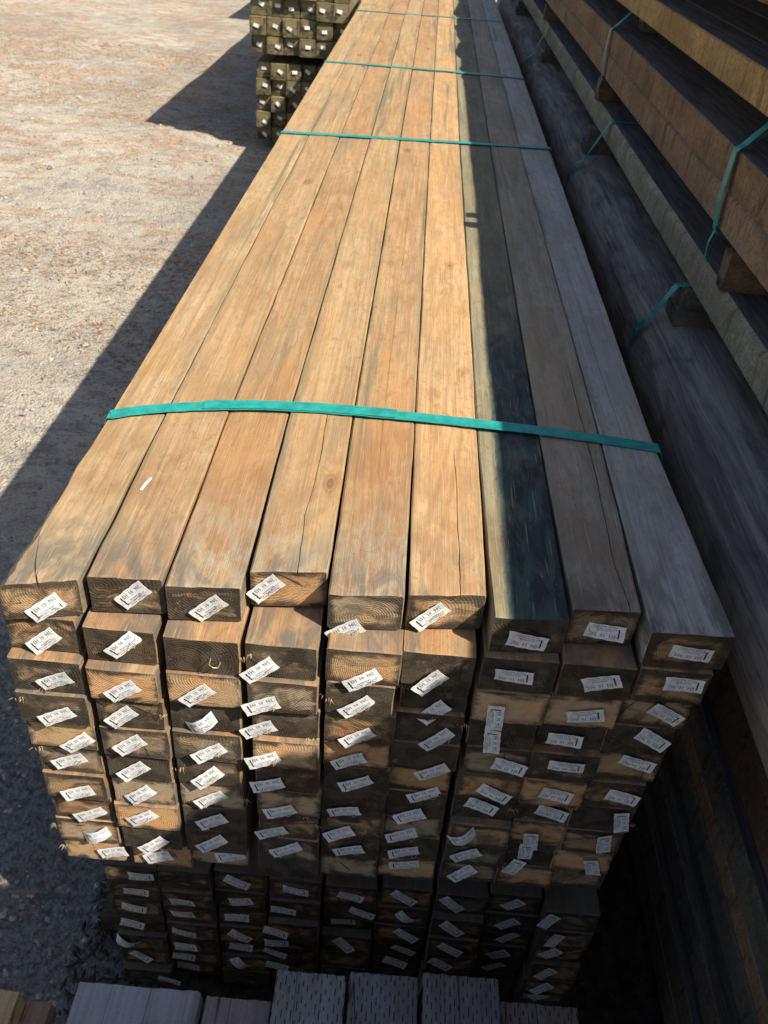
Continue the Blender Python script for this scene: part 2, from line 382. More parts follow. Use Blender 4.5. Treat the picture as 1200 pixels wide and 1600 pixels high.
M = dict(
    long=mat_long('dressed_timber'), end=mat_end('end_grain'),
    rough=mat_rough('rough_sawn_side'), rtop=mat_rough('weathered_top', True), log=mat_log(), inc=mat_incised(),
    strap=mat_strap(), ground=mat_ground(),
    paper=mat_plain('tag_paper', (0.78, 0.775, 0.75), 0.5, 0.09, 14), ink=mat_plain('tag_ink', (0.13, 0.135, 0.17), 0.6),
    ink2=mat_plain('tag_ink_pale', (0.30, 0.36, 0.46), 0.6), black=mat_plain('tag_bar', (0.012, 0.012, 0.014), 0.5),
    staple=mat_plain('staple_wire', (0.55, 0.42, 0.24), 0.4, 0.2, 80, 0.3),
    splinter=mat_plain('splinter_wood', (0.50, 0.36, 0.20), 0.8, 0.25, 40),
    bark=mat_plain('gap_shade_dark', (0.050, 0.040, 0.032), 0.95, 0.5, 31),  # near-black colour that stands in for shade between the packs
    pebble=mat_plain('pebble_stone', (0.33, 0.295, 0.25), 0.9, 0.55, 17), litter=mat_plain('dry_litter', (0.30, 0.165, 0.085), 0.9, 0.5, 23))

# ------------------------------------------------------------------ object helpers
def props(o, label=None, category=None, group=None, kind=None):
    for k_, v_ in (('label', label), ('category', category), ('group', group), ('kind', kind)):
        if v_:
            o[k_] = v_
    return o

def empty(name, loc, **kw):
    o = bpy.data.objects.new(name, None)
    S.collection.objects.link(o)
    o.location = loc
    o.empty_display_size = 0.1
    return props(o, **kw)

def link(name, me, parent=None, loc=(0, 0, 0), rot=(0, 0, 0)):
    o = bpy.data.objects.new(name, me)
    S.collection.objects.link(o)
    o.location = loc
    o.rotation_euler = rot
    if parent:
        o.parent = parent
    return o

def mesh(name, vs, fs, mats, mi=None, smooth=False):
    me = bpy.data.meshes.new(name)
    me.from_pydata([tuple(v) for v in vs], [], fs)
    for m in mats:
        me.materials.append(m)
    if mi:
        me.polygons.foreach_set('material_index', mi)
    if smooth:
        me.polygons.foreach_set('use_smooth', [True] * len(me.polygons))
    me.update()
    return me

def loft(name, rings, mats, cap=1, topmat=None, smooth=False, caps=True):
    """rings: equal-length loops of points, front to back, anticlockwise seen from -y."""
    n = len(rings[0]); vs = [v for r in rings for v in r]; fs = []; mi = []
    for a in range(len(rings) - 1):
        for j in range(n):
            j2 = (j + 1) % n
            fs.append((a * n + j, (a + 1) * n + j, (a + 1) * n + j2, a * n + j2)); mi.append(topmat if topmat is not None and j in (6, 7, 8) else 0)
    if caps:
        fs.append(tuple(range(n))); mi.append(cap)
        e = (len(rings) - 1) * n
        fs.append(tuple(e + j for j in reversed(range(n)))); mi.append(cap)
    me = mesh(name, vs, fs, mats, mi, smooth)
    return me

def n1(x, seed, f=1.0):
    """smooth 1-D value noise, -1..1"""
    x = x * f + seed * 17.31
    i = math.floor(x); t = x - i; t = t * t * (3 - 2 * t)
    h = lambda q: (math.sin(q * 127.1 + seed * 311.7) * 43758.5453) % 1.0
    return (h(i) * (1 - t) + h(i + 1) * t) * 2 - 1

def fbm(x, seed, f=1.0, o=3):
    return sum(n1(x, seed + 7 * i, f * 2.1 ** i) * 0.5 ** i for i in range(o)) / 1.5

# ------------------------------------------------------------------ ground
def make_ground():
    def axis(lo, a, b, hi, step):
        fine = list(np.arange(a, b, step)); o = []; x = a; s = step
        while x > lo:
            s *= 1.35; x -= s; o.append(x)
        o = o[::-1]; p = []; x = fine[-1]; s = step
        while x < hi:
            s *= 1.35; x += s; p.append(x)
        return np.array(o + fine + p)
    xs = axis(-220, -7.0, 0.3, 220, 0.035); ys = axis(-120, -0.6, 14.0, 300, 0.045)
    X, Y = np.meshgrid(xs, ys)
    Z = np.zeros_like(X)
    for i in range(26):
        a = rng.uniform(0, 2 * math.pi); f = 1.3 ** (i * 0.62) * 1.1; amp = 0.020 / f ** 0.9
        Z += amp * np.sin(f * (X * math.cos(a) + Y * math.sin(a)) + rng.uniform(0, 6.3))
    Z += rng.normal(0, 0.0012, Z.shape)
    fade = np.clip((-0.12 - X) / 0.35, 0, 1)
    Z = Z * np.maximum(fade, 0.1) * (np.abs(X) < 20) * (np.abs(Y) < 30)
    nx, ny = len(xs), len(ys)
    vs = np.stack([X.ravel(), Y.ravel(), (Z + GZ).ravel()], 1)
    idx = np.arange(nx * ny).reshape(ny, nx)
    fs = np.stack([idx[:-1, :-1].ravel(), idx[:-1, 1:].ravel(), idx[1:, 1:].ravel(), idx[1:, :-1].ravel()], 1)
    me = bpy.data.meshes.new('ground')
    me.from_pydata(vs.tolist(), [], fs.tolist())
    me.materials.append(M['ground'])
    me.polygons.foreach_set('use_smooth', [True] * len(me.polygons))
    props(link('ground', me), kind='structure')

    def hgt(x, y):
        i = int(np.clip(np.searchsorted(xs, x), 0, nx - 1)); j = int(np.clip(np.searchsorted(ys, y), 0, ny - 1))
        return GZ + Z[j, i]

    vs = []; fs = []
    for _ in range(15000):
        t = random.random()
        y = -0.4 + 13 * t * t; x = -0.05 - random.random() ** 0.8 * (1.2 + y * 0.55)
        s = random.choice([0.003, 0.004, 0.005, 0.006, 0.009]) * random.uniform(0.7, 1.4) * (1 + y * 0.08)
        if random.random() < 0.012:
            s *= 2.2
        if y < 1.3 and x > -0.9 and s < 0.008 and random.random() < 0.5:
            continue
        z = hgt(x, y); a = random.uniform(0, 3.14); b = len(vs); ca, sa = math.cos(a), math.sin(a)
        for (u, v, h_) in ((1, 0.1, 0.2), (0.2, 0.8, 0.3), (-0.9, 0.3, 0.1), (-0.4, -0.8, 0.25), (0.6, -0.7, 0.15)):
            u *= random.uniform(0.75, 1.2); v *= random.uniform(0.75, 1.2)
            vs.append((x + s * (u * ca - v * sa), y + s * (u * sa + v * ca), z + s * h_))
        vs.append((x, y, z + s * random.uniform(0.6, 0.95)))
        for j in range(5):
            fs.append((b + j, b + (j + 1) % 5, b + 5))
    props(link('gravel', mesh('gravel', vs, fs, [M['pebble']])), kind='stuff',
          label='loose pebbles strewn over the compacted yard', category='gravel')
    vs = []; fs = []; cnt = 0
    while cnt < 15000:
        y = -0.3 + 14 * random.random() ** 1.2; x = -0.15 - random.random() * (1.2 + y * 0.62)
        pf = fbm(x * 0.6 + 3, 3, 1.4) + fbm(y * 0.9 + x * 0.3, 5, 1.1) + (y - 4.5) * 0.05
        if pf < random.uniform(0.05, 0.75):
            continue
        cnt += 1
        L = random.uniform(0.008, 0.03) * (1 + y * 0.05); W = random.uniform(0.0015, 0.004) * (1 + y * 0.06)
        a = random.uniform(-1.0, 1.0) + (0 if random.random() < 0.6 else 1.5)
        z = hgt(x, y) + 0.002; ca, sa = math.cos(a), math.sin(a); b = len(vs); lift = random.uniform(0, 0.006)
        for (u, v, h_) in ((-L, 0, 0), (0, -W, 0.002), (L, 0, lift), (0, W, 0.002), (0, 0, 0.004)):
            vs.append((x + u * ca - v * sa, y + u * sa + v * ca, z + h_))
        fs += [(b, b + 1, b + 4), (b + 1, b + 2, b + 4), (b + 2, b + 3, b + 4), (b + 3, b, b + 4)]
    props(link('dry_litter', mesh('dry_litter', vs, fs, [M['litter']])), kind='stuff',
          label='rust-brown dry needles and bark shreds in patches over the yard', category='litter')

make_ground()

# ------------------------------------------------------------------ end tags
def text_mesh(body, size):
    cu = bpy.data.curves.new('print', 'FONT')
    cu.body = body; cu.size = size; cu.resolution_u = 1; cu.align_x = 'CENTER'
    ob = bpy.data.objects.new('print', cu)
    me = bpy.data.meshes.new_from_object(ob)
    vs = [(v.co.x, v.co.y) for v in me.vertices]; fs = [tuple(p.vertices) for p in me.polygons]
    bpy.data.objects.remove(ob); bpy.data.curves.remove(cu); bpy.data.meshes.remove(me)
    return vs, fs

TXT = [(text_mesh('TREATED WITH', 0.0042), 0.000, 0.0100, 1, 1.30), (text_mesh('COPPER CHROME', 0.0042), 0.000, 0.0062, 1, 1.30),
       (text_mesh('ARSENATE', 0.0042), 0.000, 0.0024, 1, 1.30)]
BIG = text_mesh('206  01  H3', 0.0098)
SIDE = text_mesh('7 C', 0.0058)

def tag_mesh(kind, seed, L=0.0640, H=0.0290):
    rn = random.Random(seed)
    b1 = rn.uniform(-0.0018, 0.0035); b2 = rn.uniform(-0.002, 0.004); tw = rn.uniform(-0.07, 0.07)
    if kind == 'fold':
        b1 = 0.014; tw = 0.25
    def bend(x, z, off=0.0):
        u = x / (L / 2)
        y = -(0.003 + abs(b1) * 0.4 - b1 * u * u + b2 * u + tw * z * u) + off
        return (x, y, z)
    nx = 10; vs = []; fs = []; mi = []
    xs = [-L / 2 + L * i / nx for i in range(nx + 1)]
    notch = kind in (0, 2)
    zs = [-H / 2, -H / 6, H / 6, H / 2]
    for off in (0.0, 0.0005):
        for x in xs:
            for j, z in enumerate(zs):
                xx = x
                if x == xs[0] and j in (1, 2) and notch:
                    xx = x + 0.0014
                if x == xs[-1] and j in (0, 2):
                    xx = x - 0.0008
                vs.append(bend(xx, z + 0.0006 * math.sin(x * 300 + seed), off))
    m = 4; half = (nx + 1) * m
    for i in range(nx):
        for j in range(m - 1):
            a = i * m + j
            fs.append((a, a + m, a + m + 1, a + 1)); mi.append(0)
            fs.append((half + a, half + a + 1, half + a + m + 1, half + a + m)); mi.append(0)
        a = i * m
        fs.append((a, half + a, half + a + m, a + m)); mi.append(0)
        a += m - 1
        fs.append((a, a + m, half + a + m, half + a)); mi.append(0)
    for j in range(m - 1):
        fs.append((j, j + 1, half + j + 1, half + j)); mi.append(0)
        a = nx * m + j
        fs.append((a, half + a, half + a + 1, a + 1)); mi.append(0)
    def add(v2, f2, cx, cz, mat, sx=1.0, rot=0.0):
        b = len(vs); c, s = math.cos(rot), math.sin(rot)
        for (x, z) in v2:
            x *= sx
            vs.append(bend(cx + x * c - z * s, cz + x * s + z * c, -0.0003))
        for f in f2:
            fs.append(tuple(b + q for q in f)); mi.append(mat)
    if kind != 'plain':
        for (v2, f2), cx, cz, mat, sx in TXT:
            add(v2, f2, cx - 0.002, cz, mat, sx)
        add(BIG[0], BIG[1], -0.004, -0.0098, 1, 0.92); add(BIG[0], BIG[1], -0.0037, -0.0096, 1, 0.92)
        add(SIDE[0], SIDE[1], 0.0292, 0.0, 2, 1.0, math.pi / 2)
        # box round the number, and the ragged black bar
        def quad(x0, x1, z0, z1, mat):
            add([(x0, z0), (x1, z0), (x1, z1), (x0, z1)], [(0, 1, 2, 3)], 0, 0, mat)
        quad(-0.029, 0.0175, -0.0018, -0.0013, 2); quad(-0.029, 0.0175, -0.0120, -0.0115, 2)
        quad(-0.029, -0.0286, -0.0115, -0.0018, 2); quad(0.0171, 0.0175, -0.0115, -0.0018, 2)
        for i in range(5):
            z0 = -0.009 + i * 0.0036; dx = (0.0, 0.0004, -0.0001, 0.0004, 0.0)[i]
            quad(0.0203 + dx, 0.0229 + dx, z0, z0 + 0.0034 + 0.0003, 3)
    me = mesh('end_tag', vs, fs, [M['paper'], M['ink'], M['ink2'], M['black']], mi)
    return me

TAG = [tag_mesh(i % 3, i * 13 + 1) for i in range(7)]
TAGF = tag_mesh('fold', 5)
TAGP = tag_mesh('plain', 9, 0.06, 0.028)

def staple_mesh():
    r = 0.00055; pts = [(-0.001, 0.004, 0.004), (-0.001, -0.008, 0.0045), (0.004, -0.011, 0.006), (0.010, -0.0095, 0.008), (0.0115, 0.001, 0.0075)]
    rings = []
    for i, p in enumerate(pts):
        a = Vector(pts[max(i - 1, 0)]); b = Vector(pts[min(i + 1, 4)]); t = (b - a).normalized()
        u = t.cross(Vector((0.2, 0.1, 1))).normalized(); v = t.cross(u)
        rings.append([Vector(p) + r * (u * math.cos(q) + v * math.sin(q)) for q in (0, 1.57, 3.14, 4.71)])
    return loft('staple', rings, [M['staple']], cap=0)
STAPLE = staple_mesh()

# ------------------------------------------------------------------ timber meshes
def plain_timber(seed, W=0.1245, T=0.0752, L=FAR, mats=('long', 'end'), rag=0.0022, ch=0.0018, topmat=None, bow=0.0, stn=4, nearseg=True, wav=0.0):
    """one sawn timber, origin at the middle of the front top edge, running along +y"""
    rn = random.Random(seed)
    c = [ch * rn.uniform(0.3, 1.6) for _ in range(4)]
    def ring(y, k, dx=0.0, dz=0.0, ins=0.0):
        a = W / 2 - ins; t = 0 - ins; b = -T + ins
        pts = [(-a + c[0], b), (0, b), (a - c[1], b), (a, b + c[1]), (a, (t + b) / 2), (a, t - c[2]), (a - c[2], t), (a * 0.33, t), (-a * 0.33, t),
               (-a + c[3], t), (-a, t - c[3]), (-a, (t + b) / 2), (-a, b + c[0])]
        o = []
        for j, (x, z) in enumerate(pts):
            jx = rn.uniform(-1, 1) * rag * k; jz = rn.uniform(-1, 1) * rag * k
            if wav and x < 0:
                x += wav * (fbm(y, 3, 1.9) + 0.6 * fbm(y, 9, 5)) * (0.9 if y > 6.4 else 0.08)
            o.append((x + dx + jx, y + rn.uniform(-1, 1) * rag * 0.6 * k, z + dz + jz))
        return o
    rings = [ring(0.0, 0.5, ins=0.0012), ring(0.003, 0.4)]
    if nearseg:
        rings += [ring(0.03, 0.35), ring(0.09, 0.3), ring(0.22, 0.3)]
    for i in range(1, stn + 1):
        u = i / stn
        rings.append(ring(0.3 + (L - 0.3) * u, 0.4 if i < stn else 0.2, dx=bow * math.sin(u * math.pi)))
    return loft('timber', rings, [M[m] for m in mats], cap=1, topmat=topmat)

VARS = [plain_timber(i + 1, W=(0.122, 0.116, 0.119, 0.1215, 0.114, 0.118, 0.120, 0.117, 0.121, 0.1155)[i]) for i in range(10)]

def interp(y, pts):
    for (a, va), (b, vb) in zip(pts, pts[1:]):
        if y <= b:
            t = max(0.0, (y - a) / (b - a))
            return va + (vb - va) * t
    return pts[-1][1]

def top_timber(i, y0, y1, left, right, zt, cracks=(), wane=None, notch=None, T=0.0752, seed=0):
    """a timber of the top layer with its own edge lines; y0/y1 = end position at its left and right corner"""
    ys = [0, 0.004]; y = 0.004; st = 0.014
    while y < FAR:
        y += st; st *= 1.055; ys.append(min(y, FAR))
    us = [0.0, 0.18, 0.36, 0.5, 0.64, 0.82, 1.0]
    cx0 = (left[0][1] + right[0][1]) / 2
    rings = []
    for s_i, yy in enumerate(ys):
        xl = interp(yy, left); xr = interp(yy, right)
        xl += 0.0009 * fbm(yy, seed + 1, 14); xr += 0.0009 * fbm(yy, seed + 2, 14)
        cl = 0.0028 + 0.0016 * fbm(yy, seed + 3, 9); cr = 0.0028 + 0.0016 * fbm(yy, seed + 4, 9); cz = cl
        if wane and yy < wane[1]:
            k_ = min(1.0, (wane[1] - yy) / 0.05)
            d = k_ * (wane[0] * (1 + 0.35 * fbm(yy, seed + 9, 22)) + 0.004 * fbm(yy, 33, 60)); xl += 0.3 * d; cl += d; cz += d * 0.9
        if notch:
            for (na, nb, nd) in notch:
                if na < yy < nb:
                    xl += nd * min(1, (yy - na) / 0.012, (nb - yy) / 0.03) * (1 + 0.4 * fbm(yy, 77, 60))
        ins = 0.0015 if s_i == 0 else 0.0
        z0 = zt + 0.0022 * fbm(yy, seed + 5, 1.1)
        tops = []
        for u in us:
            x = xl + cl + (xr - cr - xl - cl) * u
            tops.append((x, z0 + 0.0011 * n1(yy * 2.2 + u * 3.1, seed + 6, 2.3) - ins * 0.6))
        for (pts, wd, dp) in cracks:
            f = 0.0
            if pts[0][0] <= yy <= pts[-1][0]:
                xc = interp(yy, pts) + 0.0016 * fbm(yy, seed + 8, 30)
                f = min(1.0, (pts[-1][0] - yy) / 0.12, (yy - pts[0][0]) / 0.05 if pts[0][0] > 0.01 else 1.0)
            else:
                xc = pts[0][1] if yy < pts[0][0] else pts[-1][1]
            ww = wd * 0.6 * f * (1 + 0.4 * n1(yy, 12, 25)) + 0.00001
            # neighbours are pushed aside, three groove points are added
            tops = [t for t in tops if abs(t[0] - xc) > 0.004 or True]
            tops += [(xc - ww, z0 - ins * 0.6), (xc, z0 - dp * f - ins * 0.6), (xc + ww, z0 - ins * 0.6)]
        tops.sort(key=lambda t: t[0])
        xb = zt - T
        pts = [(xl + 0.003 + ins, xb + ins), ((xl + xr) / 2, xb + ins), (xr - 0.003 - ins, xb + ins), (xr - ins, xb + 0.003), (xr - ins, z0 - 0.035), (xr - ins, z0 - cr)]
        pts += [t for t in reversed(tops)]
        pts += [(xl + ins, z0 - cz), (xl + ins, z0 - 0.045), (xl + ins, xb + 0.003)]
        ring = []
        for j, (x, z) in enumerate(pts):
            e = y0 + (y1 - y0) * min(1, max(0, (x - xl) / (xr - xl)))
            fade = max(0.0, 1 - yy / 1.0)
            rag = 0.0012 * n1(x * 160 + z * 210, seed + 10) if s_i < 2 else 0
            ring.append((x - cx0, yy + e * fade + rag, z))
        rings.append(ring)
    me = loft('timber', rings, [M['long'], M['end']], cap=1)
    return me, cx0

def ribbon(path, width, th=0.0009, wdir=(0, 1, 0), seed=0, wob=0.0):
    """flat strap following path; its width lies along wdir"""
    rings = []; n = len(path)
    P = [Vector(p) for p in path]
    for i, p in enumerate(P):
        t = (P[min(i + 1, n - 1)] - P[max(i - 1, 0)]).normalized()
        wd = Vector(wdir); wd = (wd - t * wd.dot(t)).normalized()
        nn = t.cross(wd).normalized()
        a = wob * fbm(i * 0.35, seed, 1.0)
        hw = width / 2 * (1 + 0.03 * n1(i * 0.9, seed + 3))
        q = p + nn * 0
        rings.append([q - wd * hw - nn * (th / 2 + a), q + wd * hw - nn * (th / 2 - a), q + wd * hw + nn * (th / 2 + a), q - wd * hw + nn * (th / 2 - a)])
    me = loft('strap', rings, [M['strap']], cap=0)
    bm = bmesh.new(); bm.from_mesh(me); bmesh.ops.recalc_face_normals(bm, faces=bm.faces); bm.to_mesh(me); bm.free()
    return me

def dens(path, step=0.012):
    o = []
    for a, b in zip(path, path[1:]):
        a, b = Vector(a), Vector(b); n = max(1, int((b - a).length / step))
        o += [a + (b - a) * (i / n) for i in range(n)]
    return o + [Vector(path[-1])]

def set_wood(o, tint, stain=0.0, scuff=0.0, end=None, es=None):
    o['tint'] = tuple(float(v) for v in tint)
    o['stain'] = float(stain); o['scuff'] = float(scuff)
    if end:
        o['end_tint'] = tuple(float(v) for v in end)
        o['end_stain'] = float(es if es is not None else 0.0)

def add_tag(parent_o, base, x, z, y, ang, rn, kind=None, staple=True, scale=1.0):
    """base = world position of the timber origin"""
    me = kind or rn.choice(TAG)
    a = math.radians(ang)
    o = link('end_tag', me, parent_o, (x - base[0], y - base[1] - 0.0035, z - base[2]),
             (rn.uniform(-0.12, 0.10), -a, rn.uniform(-0.07, 0.07)))
    o.scale = (scale, scale, scale)
    if staple:
        u = -0.024 * (1 if rn.random() < 0.7 else -0.4)
        s = link('staple', STAPLE, parent_o, (x - base[0] + u * math.cos(a), y - base[1] - 0.005, z - base[2] + u * math.sin(a)),
                 (0, -a + rn.uniform(-0.5, 0.5), 0))
    return o
YOFF = [[-0.025, -0.024, -0.044, -0.051, -0.04, -0.035, -0.04, -0.031, -0.032, -0.023], [-0.008, -0.036, -0.053, -0.045, -0.047, -0.04, -0.037, -0.041, -0.035, -0.024], [0.002, -0.043, -0.046, -0.036, -0.042, -0.038, -0.033, -0.034, -0.032, -0.01], [0.036, -0.039, -0.047, -0.035, -0.045, -0.038, -0.036, -0.034, -0.035, -0.028], [0.015, -0.035, -0.036, -0.034, -0.03, -0.027, -0.024, -0.021, -0.018, -0.012], [0.025, -0.028, -0.011, -0.019, -0.02, -0.009, -0.012, -0.008, -0.006, -0.003], [0.006, -0.024, -0.026, -0.016, -0.018, -0.016, -0.004, -0.019, -0.01, 0.002], [0.026, -0.023, -0.019, -0.003, -0.018, -0.019, 0.004, -0.0, 0.002, -0.0], [-0.017, -0.019, -0.006, -0.006, -0.003, -0.01, -0.009, -0.009, -0.003, 0.008]]
TAGS = [[(0.072, -0.05, -143), (0.057, -0.124, -138), (0.071, -0.195, -151), (0.064, -0.277, -154), (0.083, -0.361, -142), (0.058, -0.42, -158), (0.063, -0.509, -157), (0.071, -0.59, -157), (0.076, -0.659, -156), (0.098, -0.728, -159)], [(0.206, -0.028, -134), (0.191, -0.106, -137), (0.186, -0.195, -143), (0.173, -0.271, -136), (0.18, -0.344, -141), (0.176, -0.427, -141), (0.18, -0.504, -138), (0.177, -0.572, -146), (0.188, -0.672, -141), (0.191, -0.729, -153)], [(0.325, -0.041, -136), None, (0.307, -0.198, -139), (0.309, -0.283, -144), (0.318, -0.353, -148), (0.31, -0.433, -136), (0.312, -0.502, -149), (0.311, -0.573, -147), (0.305, -0.654, -145), (0.335, -0.728, -163)], [(0.41, -0.027, -134), (0.411, -0.134, -142), (0.414, -0.209, -155), (0.406, -0.285, -152), (0.414, -0.357, -155), (0.42, -0.438, -160), (0.442, -0.519, -156), (0.426, -0.591, -158), (0.453, -0.647, -155), None], [(0.544, -0.074, -143), (0.578, -0.14, -148), (0.572, -0.204, -143), (0.577, -0.284, -148), (0.565, -0.356, -154), (0.58, -0.425, -156), (0.563, -0.516, -163), (0.556, -0.596, -148), (0.577, -0.655, -159), None], [(0.678, -0.04, -138), (0.688, -0.138, -130), (0.704, -0.229, -129), (0.715, -0.292, -138), (0.716, -0.381, -150), (0.709, -0.466, -156), (0.688, -0.532, -149), (0.678, -0.604, -163), (0.687, -0.663, -168), (0.692, -0.714, -171)], [(0.834, -0.047, -7), (0.822, -0.111, 4), (0.806, -0.212, 93), (0.812, -0.286, 95), (0.851, -0.349, -15), (0.837, -0.435, -23), (0.821, -0.491, -20), (0.797, -0.575, -142), (0.811, -0.647, -146), (0.815, -0.736, -134)], [(0.961, -0.041, 1), (0.964, -0.109, 25), (0.956, -0.197, 15), (0.939, -0.281, -1), (0.951, -0.335, 3), (0.947, -0.417, -15), (0.958, -0.505, -14), (0.933, -0.596, 96), (0.93, -0.638, 94), (0.915, -0.693, 74)], [(1.091, -0.036, -1), (1.095, -0.101, 1), (1.092, -0.189, -29), (1.086, -0.257, -30), (1.078, -0.328, -10), (1.071, -0.419, -15), (1.087, -0.495, 102), (1.07, -0.57, 100), (1.068, -0.663, 107), None]]
LOW_Y = [[0.052, 0.058, 0.059, 0.061, 0.051, 0.058, 0.041], [0.05, 0.043, 0.055, 0.049, 0.054, 0.067, 0.08], [0.058, 0.056, 0.059, 0.053, 0.066, 0.061, 0.061], [0.051, 0.045, 0.032, 0.044, 0.058, 0.064, 0.064], [0.049, 0.054, 0.073, 0.055, 0.055, 0.055, 0.055], [0.056, 0.053, 0.051, 0.056, 0.062, 0.062, 0.062], [0.051, 0.035, 0.03, 0.03, 0.03, 0.03, 0.03], [0.064, 0.061, 0.07, 0.065, 0.074, 0.074, 0.074], [0.033, 0.031, 0.039, 0.03, 0.03, 0.048, 0.048]]
LOW_T = [[(0.111, -0.946, 4), (0.091, -1.023, -6), (0.078, -1.1, -10), (0.065, -1.177, -14), (0.048, -1.253, -10), (0.072, -1.33, -40), (0.142, -1.407, -11)], [None, (0.202, -1.023, 10), (0.195, -1.1, 18), (0.194, -1.177, -6), (0.192, -1.253, 10), (0.179, -1.33, -10), (0.182, -1.407, -2)], [(0.329, -0.946, -24), (0.335, -1.023, 23), (0.323, -1.1, 2), (0.329, -1.177, -32), (0.327, -1.253, -6), (0.327, -1.33, -38), None], [(0.463, -0.946, 0), (0.436, -1.023, -2), (0.42, -1.1, -10), (0.419, -1.176, 4), (0.413, -1.253, -14), (0.417, -1.33, -10), None], [(0.588, -0.946, -13), (0.618, -1.023, -13), (0.575, -1.1, 4), (0.581, -1.177, -49), None, None, None], [(0.709, -0.946, -29), (0.722, -1.023, -26), (0.726, -1.1, -30), (0.726, -1.177, -24), (0.711, -1.253, -19), None, None], [(0.818, -0.946, -42), (0.826, -1.023, -38), (0.831, -1.106, -27), (0.815, -1.177, -35), None, None, None], [(0.956, -0.946, 53), (0.956, -1.023, 47), (0.969, -1.1, 52), (0.957, -1.177, 46), (0.956, -1.253, 43), None, None], [(1.035, -0.946, 67), (1.062, -1.023, 74), (1.068, -1.1, 57), (1.069, -1.178, 58), (1.073, -1.253, 51), (1.083, -1.33, 48), None]]
DARK = [[5, 5, 6, 7, 3, 4, 5, 5, 3, 2], [8, 7, 2, 6, 4, 8, 2, 1, 9, 1], [8, 9, 1, 9, 5, 7, 2, 8, 8, 1], [4, 7, 4, 6, 3, 7, 3, 5, 4, 8],
        [5, 3, 7, 5, 3, 8, 8, 5, 7, 3], [5, 7, 8, 8, 8, 3, 8, 3, 7, 2], [9, 8, 1, 9, 4, 4, 9, 4, 6, 5], [5, 9, 1, 9, 7, 2, 7, 3, 7, 4],
        [7, 4, 4, 9, 3, 6, 9, 4, 2, 5]]
XC = [(.054, .058), (.187, .186), (.317, .313), (.445, .457), (.575, .580), (.700, .697), (.829, .828), (.958, .944), (1.085, 1.049)]
ENDC = [(0.50, 0.33, 0.18), (0.47, 0.325, 0.195), (0.43, 0.31, 0.20), (0.52, 0.31, 0.155), (0.40, 0.305, 0.20)]

# ------------------------------------------------------------------ main pack, upper
main = empty('timber_pack', (0.58, 0.0, -0.77), label='sunlit strapped pack of tan sawn timbers, white tags stapled over their near ends', category='timber pack',
             group='strapped timber packs in the yard')
MO = Vector((0.58, 0.0, -0.77))
SEAM_S1 = [.026, .128, .252, .375, .507, .636, .765, .894, 1.022, 1.133]
SEAM_S3 = [.020, .135, .262, .388, .512, .637, .763, .893, 1.018, 1.146]
FL = [.003, .134, .257, .384, .514, .640, .775, .902, 1.020]
FR = [.124, .252, .376, .508, .634, .765, .896, 1.012, 1.153]
# (front left y, front right y), tint, stain, scuff, cracks, wane, notch
TOP = [
    ((-.040, -.012), (.475, .345, .21), -.22, .25, [([(0, .065), (.05, .044), (.13, .024)], .0022, .016), ([(.1, .107), (.38, .090), (1.2, .080)], .0006, .004)],
     (.010, .30), [(.245, .292, .006)]),
    ((-.004, .003), (.45, .315, .185), -.20, .25, [([(1.0, .20), (3.2, .21)], .0006, .004)], None, None),
    ((-.006, .004), (.44, .29, .165), -.22, .9, [([(.9, .31), (2.4, .30)], .0006, .004)], None, None),
    ((.038, .053), (.46, .325, .19), -.22, .7, [([(0, .460), (.16, .452), (.28, .458), (.50, .454), (.62, .452)], .0011, .012)], None, None),
    ((.006, .016), (.46, .30, .17), -.22, 1.0, [([(.7, .57), (2.6, .585)], .0006, .004)], None, None),
    ((.020, .033), (.55, .37, .21), -.26, .25, [([(0, .723), (.14, .721), (.30, .721), (.47, .715)], .0013, .012)], None, None),
    ((-.012, -.002), (.30, .27, .18), .40, .0, [([(.11, .823), (.29, .822), (.40, .82)], .0006, .006)], None, None),
    ((.020, .027), (.37, .325, .26), -.14, .1, [([(0, .994), (.13, .987), (.37, .992), (.9, .99)], .0016, .012)], None, None),
    ((-.015, -.012), (.46, .46, .44), -.14, .0, [([(.5, 1.07), (1.6, 1.06)], .0008, .006)], None, [(.245, .275, 0)]),
]
TOPLBL = ['left-edge timber of the top layer with broken wany corner and jagged crack', None, 'top timber with pale green scuffs near its end',
          'top timber set back from its neighbours with a long thin crack', 'top timber with grey scratched patch at its end',
          'bright orange-tan timber with a crack down its middle', 'dark blue-green stained timber crossed by the shadow edge',
          'grey-brown shaded timber with a long split', 'blue-grey right-edge timber in full shade']
rn = random.Random(11)
ztops = [0.0, 0.001, -0.001, 0.003, 0.0, 0.001, -0.003, 0.001, 0.0]
